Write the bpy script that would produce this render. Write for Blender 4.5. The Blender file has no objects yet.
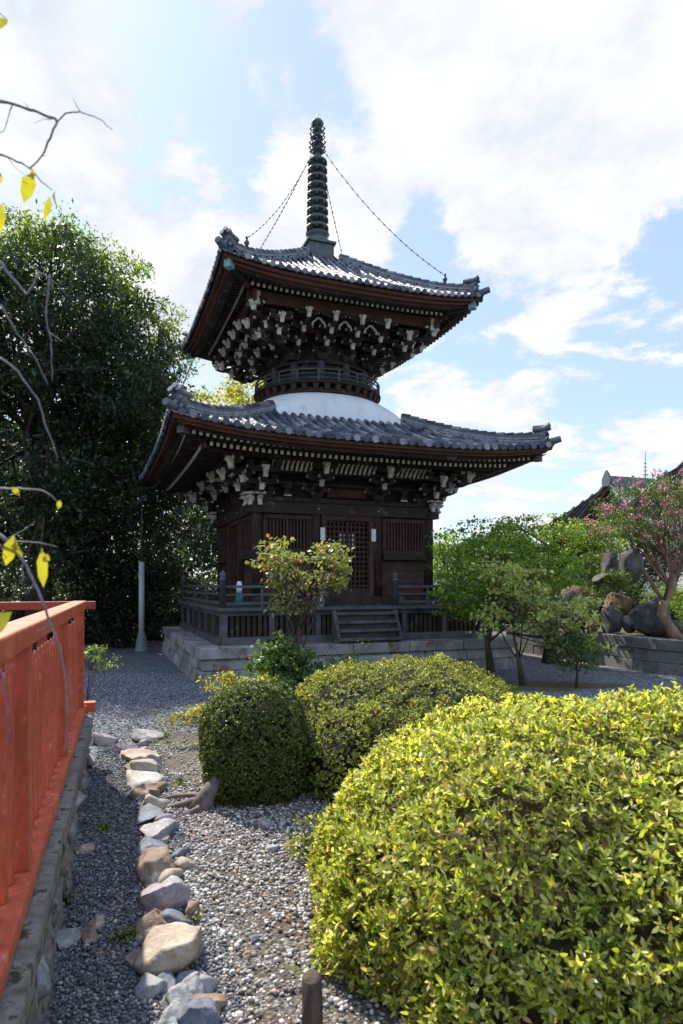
import bpy, math, random
import numpy as np
from mathutils import Vector, Matrix
random.seed(7); RNG = np.random.default_rng(11)
SC = bpy.context.scene; COL = SC.collection
PI = math.pi
# ------------------------------------------------------------------ camera
F = 661.0; HZ = 584.0; CX = 341.5; EYE = 1.6
cam = bpy.data.cameras.new('camera'); camo = bpy.data.objects.new('camera', cam); COL.objects.link(camo)
cam.sensor_fit = 'AUTO'; cam.sensor_width = 36; cam.lens = F/1024*36
cam.shift_y = (HZ-512)/1024; cam.clip_start = 0.05; cam.clip_end = 3000; cam.dof.use_dof = True; cam.dof.focus_distance = 9.0; cam.dof.aperture_fstop = 5.0
camo.location = (0, 0, EYE); camo.rotation_euler = (PI/2, 0, 0); SC.camera = camo
def at(px, py, Y): return Vector(((px-CX)/F*Y, Y, EYE+(HZ-py)/F*Y))
def gr(px, py, z=0.0):
    Y = (EYE-z)*F/(py-HZ); return Vector(((px-CX)/F*Y, Y, z))
# ------------------------------------------------------------------ materials
def mat(name):
    m = bpy.data.materials.new(name); m.use_nodes = True
    nt = m.node_tree; nt.nodes.clear()
    out = nt.nodes.new('ShaderNodeOutputMaterial')
    b = nt.nodes.new('ShaderNodeBsdfPrincipled'); nt.links.new(b.outputs[0], out.inputs[0])
    return m, nt, b, out
def N(nt, t, **k):
    n = nt.nodes.new(t)
    for a, v in k.items():
        if a in n.inputs: n.inputs[a].default_value = v
        else: setattr(n, a, v)
    return n
def coords(nt, scale=(1, 1, 1), kind='Object'):
    tc = N(nt, 'ShaderNodeTexCoord'); mp = N(nt, 'ShaderNodeMapping'); mp.inputs['Scale'].default_value = scale
    nt.links.new(tc.outputs[kind], mp.inputs[0]); return mp.outputs[0]
def ramp(nt, fac, stops):
    r = N(nt, 'ShaderNodeValToRGB'); el = r.color_ramp.elements
    while len(el) < len(stops): el.new(0.5)
    for e, (p, c) in zip(el, stops): e.position = p; e.color = (*c, 1)
    nt.links.new(fac, r.inputs[0]); return r.outputs[0]
def noise(nt, vec, scale, detail=6, rough=0.6, dist=0.0):
    n = N(nt, 'ShaderNodeTexNoise'); n.inputs['Scale'].default_value = scale
    n.inputs['Detail'].default_value = detail; n.inputs['Roughness'].default_value = rough; n.inputs['Distortion'].default_value = dist
    if vec is not None: nt.links.new(vec, n.inputs['Vector'])
    return n.outputs[0]
def bump(nt, b, h, s, d=0.01):
    bp = N(nt, 'ShaderNodeBump'); bp.inputs['Strength'].default_value = s; bp.inputs['Distance'].default_value = d
    nt.links.new(h, bp.inputs['Height']); nt.links.new(bp.outputs[0], b.inputs['Normal'])
def mixc(nt, fac, a, b, mode='MIX'):
    m = N(nt, 'ShaderNodeMix'); m.data_type = 'RGBA'; m.blend_type = mode
    for i, v in ((0, fac), (6, a), (7, b)):
        if hasattr(v, 'links') or hasattr(v, 'is_linked'): nt.links.new(v, m.inputs[i])
        elif i == 0: m.inputs[0].default_value = v
        else: m.inputs[i].default_value = (*v, 1)
    return m.outputs[2]
def rocky(name, stops, scale=6, rough=0.85, bs=0.5, bd=0.02, fine=40, spot=None, stretch=(1, 1, 1), spec=0.3, isl=0.0, fmin=0.35):
    m, nt, b, o = mat(name); v = coords(nt, stretch)
    n1 = noise(nt, v, scale); c = ramp(nt, n1, stops)
    n2 = noise(nt, v, fine, 4, 0.7)
    c = mixc(nt, 0.55, c, ramp(nt, n2, [(0.3, (fmin,)*3), (0.7, (1.0,)*3)]), 'MULTIPLY')
    if spot:
        n3 = noise(nt, v, spot[1], 5, 0.7); f = ramp(nt, n3, [(spot[2], (0,)*3), (spot[2]+0.08, (1,)*3)])
        c = mixc(nt, f, c, spot[0])
    if isl:
        g = N(nt, 'ShaderNodeNewGeometry'); c = mixc(nt, isl, c, ramp(nt, g.outputs['Random Per Island'], [(0, (0.35,)*3), (1, (1.5,)*3)]), 'MULTIPLY')
    nt.links.new(c, b.inputs['Base Color']); b.inputs['Roughness'].default_value = rough
    b.inputs['Specular IOR Level'].default_value = spec
    h = mixc(nt, 0.5, n1, n2); bump(nt, b, h, bs, bd); return m
def wood(name, a, c2, rough=0.7, grain=(1, 1, 1), bs=0.4, isl=0.5, spec=0.3, wear=None):
    m, nt, b, o = mat(name); v = coords(nt, grain)
    n1 = noise(nt, v, 5, 8, 0.65, 0.4); c = ramp(nt, n1, [(0.3, a), (0.7, c2)])
    n2 = noise(nt, v, 45, 3, 0.6)
    c = mixc(nt, 0.5, c, ramp(nt, n2, [(0.3, (0.4,)*3), (0.65, (1.0,)*3)]), 'MULTIPLY')
    g = N(nt, 'ShaderNodeNewGeometry')
    c = mixc(nt, isl, c, ramp(nt, g.outputs['Random Per Island'], [(0, (0.45,)*3), (1, (1.35,)*3)]), 'MULTIPLY')
    if wear:
        f = ramp(nt, noise(nt, coords(nt, (1, 1, 1)), wear[1], 5, 0.7), [(wear[2], (0,)*3), (wear[2]+0.1, (1,)*3)])
        c = mixc(nt, f, c, wear[0])
    nt.links.new(c, b.inputs['Base Color']); b.inputs['Roughness'].default_value = rough
    b.inputs['Specular IOR Level'].default_value = spec
    bump(nt, b, n2, bs, 0.004); return m
M = {}
M['wood'] = wood('dark weathered timber', (0.016, 0.010, 0.008), (0.046, 0.029, 0.021), grain=(1, 1, 0.5), wear=((.10, .09, .088), 4, .58))
M['woodred'] = wood('red brown eave timber', (0.065, 0.027, 0.016), (0.15, 0.060, 0.034), grain=(0.6, 0.6, 1), isl=0.3)
M['woodgrey'] = wood('grey weathered timber', (0.038, 0.036, 0.037), (0.115, 0.110, 0.112), grain=(0.7, 0.7, 1), isl=0.4)
M['woodpanel'] = wood('brown board timber', (0.028, 0.014, 0.010), (0.085, 0.040, 0.024), grain=(1, 1, 1))
M['cream'] = rocky('aged cream paint', [(0.35, (0.40, 0.37, 0.29)), (0.6, (0.72, 0.69, 0.58))], 9, 0.8, 0.2, 0.004, 60, spot=((0.15, 0.12, 0.09), 22, 0.62))
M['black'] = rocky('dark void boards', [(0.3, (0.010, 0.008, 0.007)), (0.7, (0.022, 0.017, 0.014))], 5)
M['plaster'] = rocky('white plaster', [(0.3, (0.62, 0.62, 0.61)), (0.7, (0.76, 0.76, 0.745))], 3, 0.9, 0.15, 0.01, 30, fmin=.88, stretch=(1, 1, .35), spot=((0.48, 0.48, 0.46), 5, 0.58))
M['bronze'] = rocky('green bronze', [(0.3, (0.030, 0.042, 0.042)), (0.7, (0.085, 0.118, 0.112))], 14, 0.55, 0.4, 0.01, 60, spec=0.5)
M['patina'] = rocky('verdigris copper', [(0.3, (0.10, 0.30, 0.26)), (0.7, (0.25, 0.52, 0.46))], 18, 0.6, 0.3, 0.01, 60)
M['granite'] = rocky('grey granite blocks', [(0.3, (0.14, 0.135, 0.125)), (0.65, (0.32, 0.31, 0.29))], 3, 0.85, 0.5, 0.01, 90, spot=((0.12, 0.075, 0.045), 2.6, 0.53), isl=0.35)
M['wallstone'] = rocky('grey cut wall stone', [(0.3, (0.10, 0.10, 0.095)), (0.7, (0.24, 0.235, 0.22))], 3, 0.85, 0.5, 0.01, 70, spot=((0.05, 0.06, 0.03), 3, 0.58), isl=0.3)
M['concrete'] = rocky('old mossy concrete', [(0.3, (0.085, 0.075, 0.062)), (0.65, (0.30, 0.27, 0.235))], 7, 0.9, 0.9, 0.02, 60, spot=((0.045, 0.04, 0.026), 7, 0.54))
M['darkrock'] = rocky('dark lichened rock', [(0.3, (0.035, 0.033, 0.032)), (0.7, (0.13, 0.125, 0.12))], 3, 0.8, 0.9, 0.05, 25, spot=((0.38, 0.37, 0.34), 7, 0.66))
M['ochre'] = rocky('mossy ochre rock', [(0.3, (0.07, 0.045, 0.025)), (0.7, (0.24, 0.15, 0.07))], 3, 0.85, 0.9, 0.05, 25)
RK = {
 'tan': rocky('tan stone', [(0.3, (0.20, 0.155, 0.115)), (0.65, (0.44, 0.37, 0.29))], 5, 0.85, 0.6, 0.02, 50, spot=((0.30, 0.17, 0.09), 4, 0.6)),
 'grey': rocky('grey stone', [(0.3, (0.16, 0.16, 0.165)), (0.65, (0.36, 0.355, 0.35))], 6, 0.85, 0.6, 0.02, 50, spot=((0.42, 0.40, 0.36), 6, 0.62)),
 'purple': rocky('mauve stone', [(0.3, (0.17, 0.14, 0.155)), (0.65, (0.38, 0.33, 0.35))], 6, 0.85, 0.6, 0.02, 50, spot=((0.36, 0.24, 0.16), 5, 0.58)),
 'rust': rocky('rusty brown stone', [(0.3, (0.12, 0.080, 0.06)), (0.65, (0.32, 0.225, 0.165))], 5, 0.85, 0.6, 0.02, 50, spot=((0.44, 0.40, 0.34), 4, 0.6)),
 'blue': rocky('blue grey stone', [(0.3, (0.07, 0.08, 0.10)), (0.65, (0.17, 0.185, 0.22))], 6, 0.75, 0.5, 0.02, 50),
 'pale': rocky('pale whitish stone', [(0.3, (0.24, 0.22, 0.20)), (0.65, (0.46, 0.43, 0.40))], 6, 0.85, 0.5, 0.02, 50),
}
M['vermilion'] = wood('faded vermilion paint', (0.40, 0.062, 0.026), (0.56, 0.125, 0.060), 0.6, grain=(1, 1, 0.35), bs=0.3, isl=0.3, spec=0.35, wear=((0.56, 0.25, 0.18), 7, 0.60))
M['vermdark'] = wood('deep vermilion paint', (0.25, 0.035, 0.022), (0.38, 0.06, 0.035), 0.6, bs=0.2, isl=0.2)
M['steel'] = rocky('galvanised steel', [(0.3, (0.36, 0.38, 0.40)), (0.7, (0.52, 0.54, 0.56))], 4, 0.5, 0.1, 0.003, 60, spec=0.5)
M['cable'] = rocky('dark cable', [(0.3, (0.05, 0.05, 0.055)), (0.7, (0.10, 0.10, 0.11))], 4, 0.5, 0.1, 0.003, 60)
M['greenmetal'] = rocky('green grey metal', [(0.3, (0.10, 0.15, 0.14)), (0.7, (0.18, 0.24, 0.22))], 6, 0.6, 0.2, 0.003, 60)
M['paper'] = rocky('white paper', [(0.3, (0.74, 0.74, 0.74)), (0.7, (0.84, 0.84, 0.84))], 4, 0.9, 0.0, 0.001, 30)
M['teal'] = rocky('teal glaze', [(0.3, (0.03, 0.13, 0.16)), (0.7, (0.05, 0.20, 0.24))], 4, 0.3, 0.0, 0.001, 30)
M['bark'] = rocky('brown bark', [(0.3, (0.035, 0.025, 0.018)), (0.7, (0.12, 0.085, 0.06))], 8, 0.9, 0.9, 0.03, 30, stretch=(1, 1, 0.25))
M['barkpale'] = rocky('smooth tan bark', [(0.35, (0.15, 0.085, 0.05)), (0.65, (0.33, 0.21, 0.13))], 7, 0.7, 0.5, 0.02, 30, stretch=(1, 1, 0.4))
M['root'] = rocky('bleached root wood', [(0.3, (0.09, 0.075, 0.062)), (0.7, (0.28, 0.235, 0.20))], 8, 0.85, 0.7, 0.02, 40)
M['twig'] = rocky('grey twig bark', [(0.3, (0.09, 0.08, 0.08)), (0.7, (0.26, 0.235, 0.235))], 40, 0.7, 0.4, 0.002, 200)
# roof tile
def tile_mat():
    m, nt, b, o = mat('grey fired roof tile'); g = N(nt, 'ShaderNodeNewGeometry'); v = coords(nt)
    c = ramp(nt, g.outputs['Random Per Island'], [(0, (0.028, 0.033, 0.045)), (0.5, (0.078, 0.09, 0.112)), (0.85, (0.16, 0.17, 0.19)), (1, (0.32, 0.31, 0.30))])
    n = noise(nt, v, 18, 5, 0.7); c = mixc(nt, 0.6, c, ramp(nt, n, [(0.3, (0.45,)*3), (0.7, (1.1,)*3)]), 'MULTIPLY')
    nt.links.new(c, b.inputs['Base Color']); b.inputs['Roughness'].default_value = 0.6; b.inputs['Specular IOR Level'].default_value = 0.38
    bump(nt, b, n, 0.3, 0.01); return m
M['tile'] = tile_mat()
M['ridgeplaster'] = rocky('weathered ridge tile', [(0.3, (0.13, 0.135, 0.145)), (0.65, (0.33, 0.33, 0.33))], 7, 0.65, 0.4, 0.01, 45)
# foliage
def leafmat(name, stops, trans=0.45, rough=0.5, nscale=2.0, namt=0.5, tint=(1.25, 1.2, 0.55), spec=0.35):
    m, nt, b, o = mat(name); g = N(nt, 'ShaderNodeNewGeometry')
    c = ramp(nt, g.outputs['Random Per Island'], stops)
    n = noise(nt, coords(nt), nscale, 3, 0.6)
    c = mixc(nt, namt, c, ramp(nt, n, [(0.3, (0.45,)*3), (0.7, (1.25,)*3)]), 'MULTIPLY')
    nt.links.new(c, b.inputs['Base Color']); b.inputs['Roughness'].default_value = rough; b.inputs['Specular IOR Level'].default_value = spec
    t = N(nt, 'ShaderNodeBsdfTranslucent'); nt.links.new(mixc(nt, 1.0, c, tint, 'MULTIPLY'), t.inputs[0])
    mx = N(nt, 'ShaderNodeMixShader'); mx.inputs[0].default_value = trans
    nt.links.new(b.outputs[0], mx.inputs[1]); nt.links.new(t.outputs[0], mx.inputs[2]); nt.links.new(mx.outputs[0], o.inputs[0])
    return m
L = {}
L['azalea'] = leafmat('light azalea leaves', [(0, (0.06, 0.10, 0.025)), (0.12, (0.20, 0.13, 0.06)), (0.24, (0.12, 0.18, 0.035)), (0.45, (0.36, 0.42, 0.055)), (0.7, (0.56, 0.60, 0.08)), (0.93, (0.66, 0.62, 0.20)), (0.985, (0.68, 0.62, 0.38)), (1, (0.55, 0.26, 0.06))], 0.58, 0.45, 3.0, 0.3)
L['box'] = leafmat('dark clipped leaves', [(0, (0.03, 0.055, 0.012)), (0.6, (0.08, 0.12, 0.022)), (1, (0.20, 0.22, 0.035))], 0.3, 0.5, 5)
L['mound'] = leafmat('olive clipped leaves', [(0, (0.05, 0.09, 0.02)), (0.5, (0.20, 0.25, 0.035)), (0.9, (0.46, 0.43, 0.06)), (1, (0.30, 0.14, 0.07))], 0.4, 0.5, 3)
L['ever'] = leafmat('dark evergreen leaves', [(0, (0.012, 0.028, 0.018)), (0.6, (0.028, 0.056, 0.029)), (1, (0.065, 0.105, 0.035))], 0.35, 0.45, 0.7, 0.6)
L['lite'] = leafmat('mid green leaves', [(0, (0.055, 0.11, 0.022)), (0.6, (0.14, 0.22, 0.035)), (1, (0.32, 0.36, 0.05))], 0.5, 0.5, 0.8, 0.5)
L['yellow'] = leafmat('yellow green leaves', [(0, (0.16, 0.20, 0.03)), (0.6, (0.34, 0.36, 0.05)), (1, (0.52, 0.44, 0.07))], 0.5, 0.5, 1.0, 0.4)
L['maple'] = leafmat('green maple leaves', [(0, (0.07, 0.16, 0.03)), (0.6, (0.17, 0.30, 0.04)), (1, (0.36, 0.42, 0.07))], 0.55, 0.5, 1.5, 0.5)
L['pale'] = leafmat('pale green leaves', [(0, (0.18, 0.27, 0.06)), (0.6, (0.40, 0.46, 0.13)), (0.9, (0.56, 0.54, 0.20)), (1, (0.40, 0.20, 0.10))], 0.45, 0.5, 3, 0.35)
L['rusty'] = leafmat('green leaves turning red', [(0, (0.12, 0.18, 0.05)), (0.5, (0.22, 0.28, 0.08)), (0.8, (0.36, 0.30, 0.12)), (1, (0.34, 0.12, 0.06))], 0.4, 0.5, 3, 0.35)
L['green'] = leafmat('green shrub leaves', [(0, (0.035, 0.085, 0.022)), (0.6, (0.075, 0.15, 0.035)), (0.93, (0.15, 0.20, 0.05)), (1, (0.3, 0.16, 0.07))], 0.4, 0.45, 3, 0.4)
L['pink'] = leafmat('pink blossom', [(0, (0.32, 0.08, 0.12)), (0.5, (0.50, 0.17, 0.23)), (1, (0.62, 0.36, 0.40))], 0.4, 0.7, 3, 0.2, (1.1, 0.9, 0.95))
L['hang'] = leafmat('yellow hanging leaf', [(0, (0.22, 0.26, 0.03)), (0.7, (0.36, 0.34, 0.035)), (1, (0.34, 0.2, 0.04))], 0.5, 0.45, 25, 0.5)
L['litter'] = leafmat('dry fallen leaves', [(0, (0.16, 0.07, 0.03)), (0.5, (0.35, 0.18, 0.07)), (1, (0.42, 0.10, 0.04))], 0.2, 0.8, 9, 0.3)
# ------------------------------------------------------------------ helpers
def tag(o, label=None, cat=None, group=None, kind=None):
    if label: o['label'] = label
    if cat: o['category'] = cat
    if group: o['group'] = group
    if kind: o['kind'] = kind
    return o
def empty(name, loc=(0, 0, 0), rz=0.0, label=None, cat=None, group=None):
    o = bpy.data.objects.new(name, None); COL.objects.link(o); o.location = loc; o.rotation_euler = (0, 0, rz)
    o.empty_display_size = 0.1; return tag(o, label, cat, group)
class MB:
    def __init__(s): s.v = []; s.f = []; s.m = []
    def add(s, vs, fs, mi=0):
        n = len(s.v); s.v.extend([tuple(x) for x in vs]); s.f.extend([tuple(i+n for i in f) for f in fs]); s.m.extend([mi]*len(fs)); return s
    def hexa(s, P, mi=0):   # 8 points: bottom 4 (ccw from above), top 4
        return s.add(P, [(3, 2, 1, 0), (4, 5, 6, 7), (0, 1, 5, 4), (1, 2, 6, 5), (2, 3, 7, 6), (3, 0, 4, 7)], mi)
    def box(s, x0, x1, y0, y1, z0, z1, mi=0):
        return s.hexa([(x0, y0, z0), (x1, y0, z0), (x1, y1, z0), (x0, y1, z0), (x0, y0, z1), (x1, y0, z1), (x1, y1, z1), (x0, y1, z1)], mi)
    def beam(s, a, b, w, h, mi=0, up=Vector((0, 0, 1))):
        a = Vector(a); b = Vector(b); d = (b-a).normalized(); r = d.cross(up).normalized(); q = r.cross(d)
        P = []
        for zz in (-1, 1):
            for p, sx in ((a, 1), (a, -1), (b, -1), (b, 1)):
                P.append(p + r*(sx*w/2) + q*(zz*h/2))
        return s.hexa([P[0], P[3], P[2], P[1], P[4], P[7], P[6], P[5]], mi)
    def tube(s, path, rad, seg=8, mi=0, cap=True):
        path = [Vector(p) for p in path]; n = len(path)
        if not hasattr(rad, '__len__'): rad = [rad]*n
        rings = []; ref = None
        for i, p in enumerate(path):
            d = (path[min(i+1, n-1)]-path[max(i-1, 0)]).normalized()
            if ref is None: ref = d.orthogonal().normalized()
            ref = (ref - d*ref.dot(d)).normalized(); bb = d.cross(ref)
            rings.append([p + (ref*math.cos(2*PI*k/seg) + bb*math.sin(2*PI*k/seg))*rad[i] for k in range(seg)])
        vs = [q for r in rings for q in r]; fs = []
        for i in range(n-1):
            for k in range(seg):
                k2 = (k+1) % seg; fs.append((i*seg+k, i*seg+k2, (i+1)*seg+k2, (i+1)*seg+k))
        if cap: fs.append(tuple(reversed(range(seg)))); fs.append(tuple((n-1)*seg+k for k in range(seg)))
        return s.add(vs, fs, mi)
    def lathe(s, prof, c=(0, 0, 0), seg=24, mi=0):
        vs = []; fs = []; n = len(prof)
        for r, z in prof:
            for k in range(seg): vs.append((c[0]+r*math.cos(2*PI*k/seg), c[1]+r*math.sin(2*PI*k/seg), c[2]+z))
        for i in range(n-1):
            for k in range(seg):
                k2 = (k+1) % seg; fs.append((i*seg+k, i*seg+k2, (i+1)*seg+k2, (i+1)*seg+k))
        fs.append(tuple(reversed(range(seg)))); fs.append(tuple((n-1)*seg+k for k in range(seg)))
        return s.add(vs, fs, mi)
    def prism(s, poly, t0, t1, fn, mi=0):   # poly in (a,b), extruded t0..t1, fn(a,b,t)->xyz
        n = len(poly); vs = [fn(a, b, t0) for a, b in poly]+[fn(a, b, t1) for a, b in poly]
        fs = [tuple(reversed(range(n))), tuple(range(n, 2*n))]+[(i, (i+1) % n, n+(i+1) % n, n+i) for i in range(n)]
        return s.add(vs, fs, mi)
    def build(s, name, mats, parent=None, smooth=False, bevel=0.0):
        me = bpy.data.meshes.new(name); me.from_pydata([tuple(v) for v in s.v], [], s.f)
        if not isinstance(mats, (list, tuple)): mats = [mats]
        for m in mats: me.materials.append(m)
        if len(mats) > 1: me.polygons.foreach_set('material_index', s.m)
        if smooth: me.polygons.foreach_set('use_smooth', [True]*len(s.f))
        me.update(); o = bpy.data.objects.new(name, me); COL.objects.link(o)
        if parent: o.parent = parent
        if bevel:
            md = o.modifiers.new('bevel', 'BEVEL'); md.width = bevel; md.segments = 2; md.limit_method = 'ANGLE'
        return o
def npmesh(name, V, T, m, parent=None, smooth=False):
    me = bpy.data.meshes.new(name); V = np.asarray(V, np.float32); T = np.asarray(T, np.int32); k = T.shape[1]
    me.vertices.add(len(V)); me.vertices.foreach_set('co', V.ravel())
    me.loops.add(T.size); me.loops.foreach_set('vertex_index', T.ravel())
    me.polygons.add(len(T)); me.polygons.foreach_set('loop_start', np.arange(0, T.size, k, dtype=np.int32)); 
    if smooth: me.polygons.foreach_set('use_smooth', np.ones(len(T), bool))
    me.update(calc_edges=True); me.materials.append(m)
    o = bpy.data.objects.new(name, me); COL.objects.link(o)
    if parent: o.parent = parent
    return o
def unit(a): return a/np.maximum(np.linalg.norm(a, axis=1, keepdims=True), 1e-9)
def leaves(P, D, Nn, Ln, W, droop=0.15):
    """elliptic leaves: base P, direction D, rough normal Nn, length Ln, width W -> verts, tris"""
    n = len(P); D = unit(D); S = unit(np.cross(D, Nn)); U = np.cross(S, D)
    Ln = np.broadcast_to(Ln, (n,))[:, None]; W = np.broadcast_to(W, (n,))[:, None]
    pts = [P, P+D*Ln*.35+S*W*.5+U*Ln*.06, P+D*Ln*.72+S*W*.42-U*Ln*droop*.3, P+D*Ln-U*Ln*droop,
           P+D*Ln*.72-S*W*.42-U*Ln*droop*.3, P+D*Ln*.35-S*W*.5+U*Ln*.06]
    V = np.stack(pts, 1).reshape(-1, 3); b = np.arange(n)[:, None]*6
    T = np.concatenate([b+np.array([[0, 1, 5]]), b+np.array([[1, 2, 5]]), b+np.array([[2, 4, 5]]), b+np.array([[2, 3, 4]])], 0)
    return V, T
def quads(P, D, Nn, Ln, W):
    n = len(P); D = unit(D); S = unit(np.cross(D, Nn)); U = np.cross(S, D)
    Ln = np.broadcast_to(Ln, (n,))[:, None]; W = np.broadcast_to(W, (n,))[:, None]
    V = np.stack([P, P+D*Ln*.5+S*W*.5+U*Ln*.08, P+D*Ln, P+D*Ln*.5-S*W*.5+U*Ln*.08], 1).reshape(-1, 3)
    return V, np.arange(n*4).reshape(-1, 4)
def snoise(P, s, seed=0, octs=3):
    """cheap smooth pseudo-noise from summed sines, about -1..1"""
    r = np.random.default_rng(seed); out = np.zeros(len(P)); amp = 1; tot = 0
    for o in range(octs):
        for k in range(4):
            d = r.normal(size=3); d /= np.linalg.norm(d); out += amp*np.sin(P@d*s*2*PI*(0.7+0.6*r.random())+r.random()*7)
        tot += amp*2.0; s *= 2.1; amp *= .5
    return out/tot
def icosphere(sub=2):
    import bmesh
    bm = bmesh.new(); bmesh.ops.create_icosphere(bm, subdivisions=sub, radius=1.0)
    V = np.array([v.co[:] for v in bm.verts]); T = np.array([[v.index for v in f.verts] for f in bm.faces]); bm.free(); return V, T
ICO1, ICO2, ICO3, ICO4 = icosphere(1), icosphere(2), icosphere(3), icosphere(4)
def rock(name, loc, size, seed, m, rz=0.0, rough=0.16, flat=0.0, angular=6, tilt=(0, 0), parent=None, sub=ICO4, cut=.46, sq=2.0):
    V, T = sub; V = V.copy(); V *= ((np.abs(V)**sq).sum(1)**(-1/sq))[:, None]; r = np.random.default_rng(seed)
    for k in range(angular):    # planar cuts make facets
        d = r.normal(size=3); d /= np.linalg.norm(d); h = cut+0.32*r.random(); p = V@d
        V -= np.outer(np.maximum(p-h, 0)*0.97, d)
    V *= (1+rough*snoise(V, 0.45, seed)+rough*.35*snoise(V, 1.6, seed+1))[:, None]
    V *= np.array(size)/2
    R = np.array((Matrix.Rotation(rz, 3, 'Z') @ Matrix.Rotation(tilt[0], 3, 'X') @ Matrix.Rotation(tilt[1], 3, 'Y')))
    V = V@R.T
    o = npmesh(name, V, T, m, parent, True); o.location = loc; return o
# ================================================================== PAGODA
YAW = math.radians(20.7)
PC = Vector((-.52, 14.31, 0)); UX = Vector((math.cos(YAW), math.sin(YAW), 0)); VX = Vector((-math.sin(YAW), math.cos(YAW), 0))
pg = empty('pagoda', PC, YAW, 'dark timber two-storied pagoda with round upper body, grey tiled roofs and bronze spire', 'pagoda')
def side(k, p, a, z):
    return [(p, -a, z), (a, p, z), (-p, a, z), (-a, -p, z)][k]
R1, ZE1, LF1 = 3.48, 3.99, 0.20
R2, ZE2, LF2 = 2.55, 7.04, 0.16
class Roof: pass
def mkroof(R, ze, s1, s2, lift, a0):
    r = Roof(); r.R = R; r.a0 = a0; r.lift = lift
    r.z = lambda a, p: ze + s1*(R-a) + s2*(R-a)**2 + lift*(abs(p)/R)**3.2*(max(a, 0)/R)**1.5
    r.l = lambda a, p: lift*(abs(p)/R)**3.2*(max(a, 0)/R)**1.5
    return r
RL = mkroof(R1, ZE1, .263, .073, LF1, 1.25); RU = mkroof(R2, ZE2, .50, .07, LF2, 0.26)
def tiles(r, sp, tl):
    mb = MB(); nrow = int(2*r.R/sp); sp = 2*r.R/nrow
    for k in range(4):
        # pan tiles (stepped concave strips)
        for i in range(nrow):
            pc = -r.R + (i+.5)*sp
            amin = max(abs(pc), r.a0)
            n = max(1, int(math.ceil((r.R-amin)/tl)))
            for j in range(n):
                a1 = r.R - j*tl; a2 = max(a1-tl*1.08, max(abs(pc)-sp*.5, r.a0-.02))
                if a2 >= a1-.01: continue
                ps = [pc+sp*q for q in (-.5, -.25, 0, .25, .5)]; dz = [0.012, -.012, -.022, -.012, .012]
                j1 = random.uniform(-.006, .006)
                top = [side(k, p, a1, r.z(a1, p)+d+.030+j1) for p, d in zip(ps, dz)]
                bot = [side(k, p, a2, r.z(a2, p)+d+.004) for p, d in zip(ps, dz)]
                lip = [side(k, p, a1, r.z(a1, p)+d-.004) for p, d in zip(ps, dz)]
                vs = top+bot+lip; fs = [(q, q+1, q+6, q+5) for q in range(4)]+[(q+10, q+11, q+1, q) for q in range(4)]
                mb.add(vs, fs)
        # round cover tiles on the joints
        for i in range(nrow+1):
            pc = -r.R + i*sp
            if i in (0, nrow): continue
            amin = max(abs(pc), r.a0); n = int(math.ceil((r.R+.03-amin)/tl))
            for j in range(n):
                a1 = r.R+.03 - j*tl; a2 = max(a1-tl*1.05, amin-.02)
                if a2 >= a1-.015: continue
                r1, r2 = sp*.31, sp*.25; vs = []; fs = []; ns = 6; jz = random.uniform(-.004, .005); jp = random.uniform(-.004, .004)
                for a, rr in ((a1, r1), (a2, r2)):
                    for q in range(ns+1):
                        t = PI*q/ns; vs.append(side(k, pc+jp+rr*math.cos(t), a, r.z(a, pc)+.018+jz+rr*1.0*math.sin(t)))
                fs = [(q, q+1, q+ns+2, q+ns+1) for q in range(ns)]; fs.append(tuple(range(ns, -1, -1)))
                mb.add(vs, fs)
                if j == 0:   # round end disc
                    vs = [side(k, pc+r1*1.12*math.cos(2*PI*q/10), a1+.012, r.z(a1, pc)+.018+r1*1.12*math.sin(2*PI*q/10)) for q in range(10)]
                    v2 = [side(k, pc+r1*1.12*math.cos(2*PI*q/10), a1-.03, r.z(a1, pc)+.018+r1*1.12*math.sin(2*PI*q/10)) for q in range(10)]
                    mb.add(vs+v2, [tuple(range(10))]+[(q, (q+1) % 10, 10+(q+1) % 10, 10+q) for q in range(10)])
        # backing under tiles
        na, npp = 10, 24; vs = []; fs = []
        for ia in range(na+1):
            a = r.a0 + (r.R-.03-r.a0)*ia/na
            for ip in range(npp+1):
                p = -a+2*a*ip/npp; vs.append(side(k, p, a, r.z(a, p)-.03))
        for ia in range(na):
            for ip in range(npp):
                q = ia*(npp+1)+ip; fs.append((q, q+1, q+npp+2, q+npp+1))
        mb.add(vs, fs)
    return mb
CAP = {}
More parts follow.
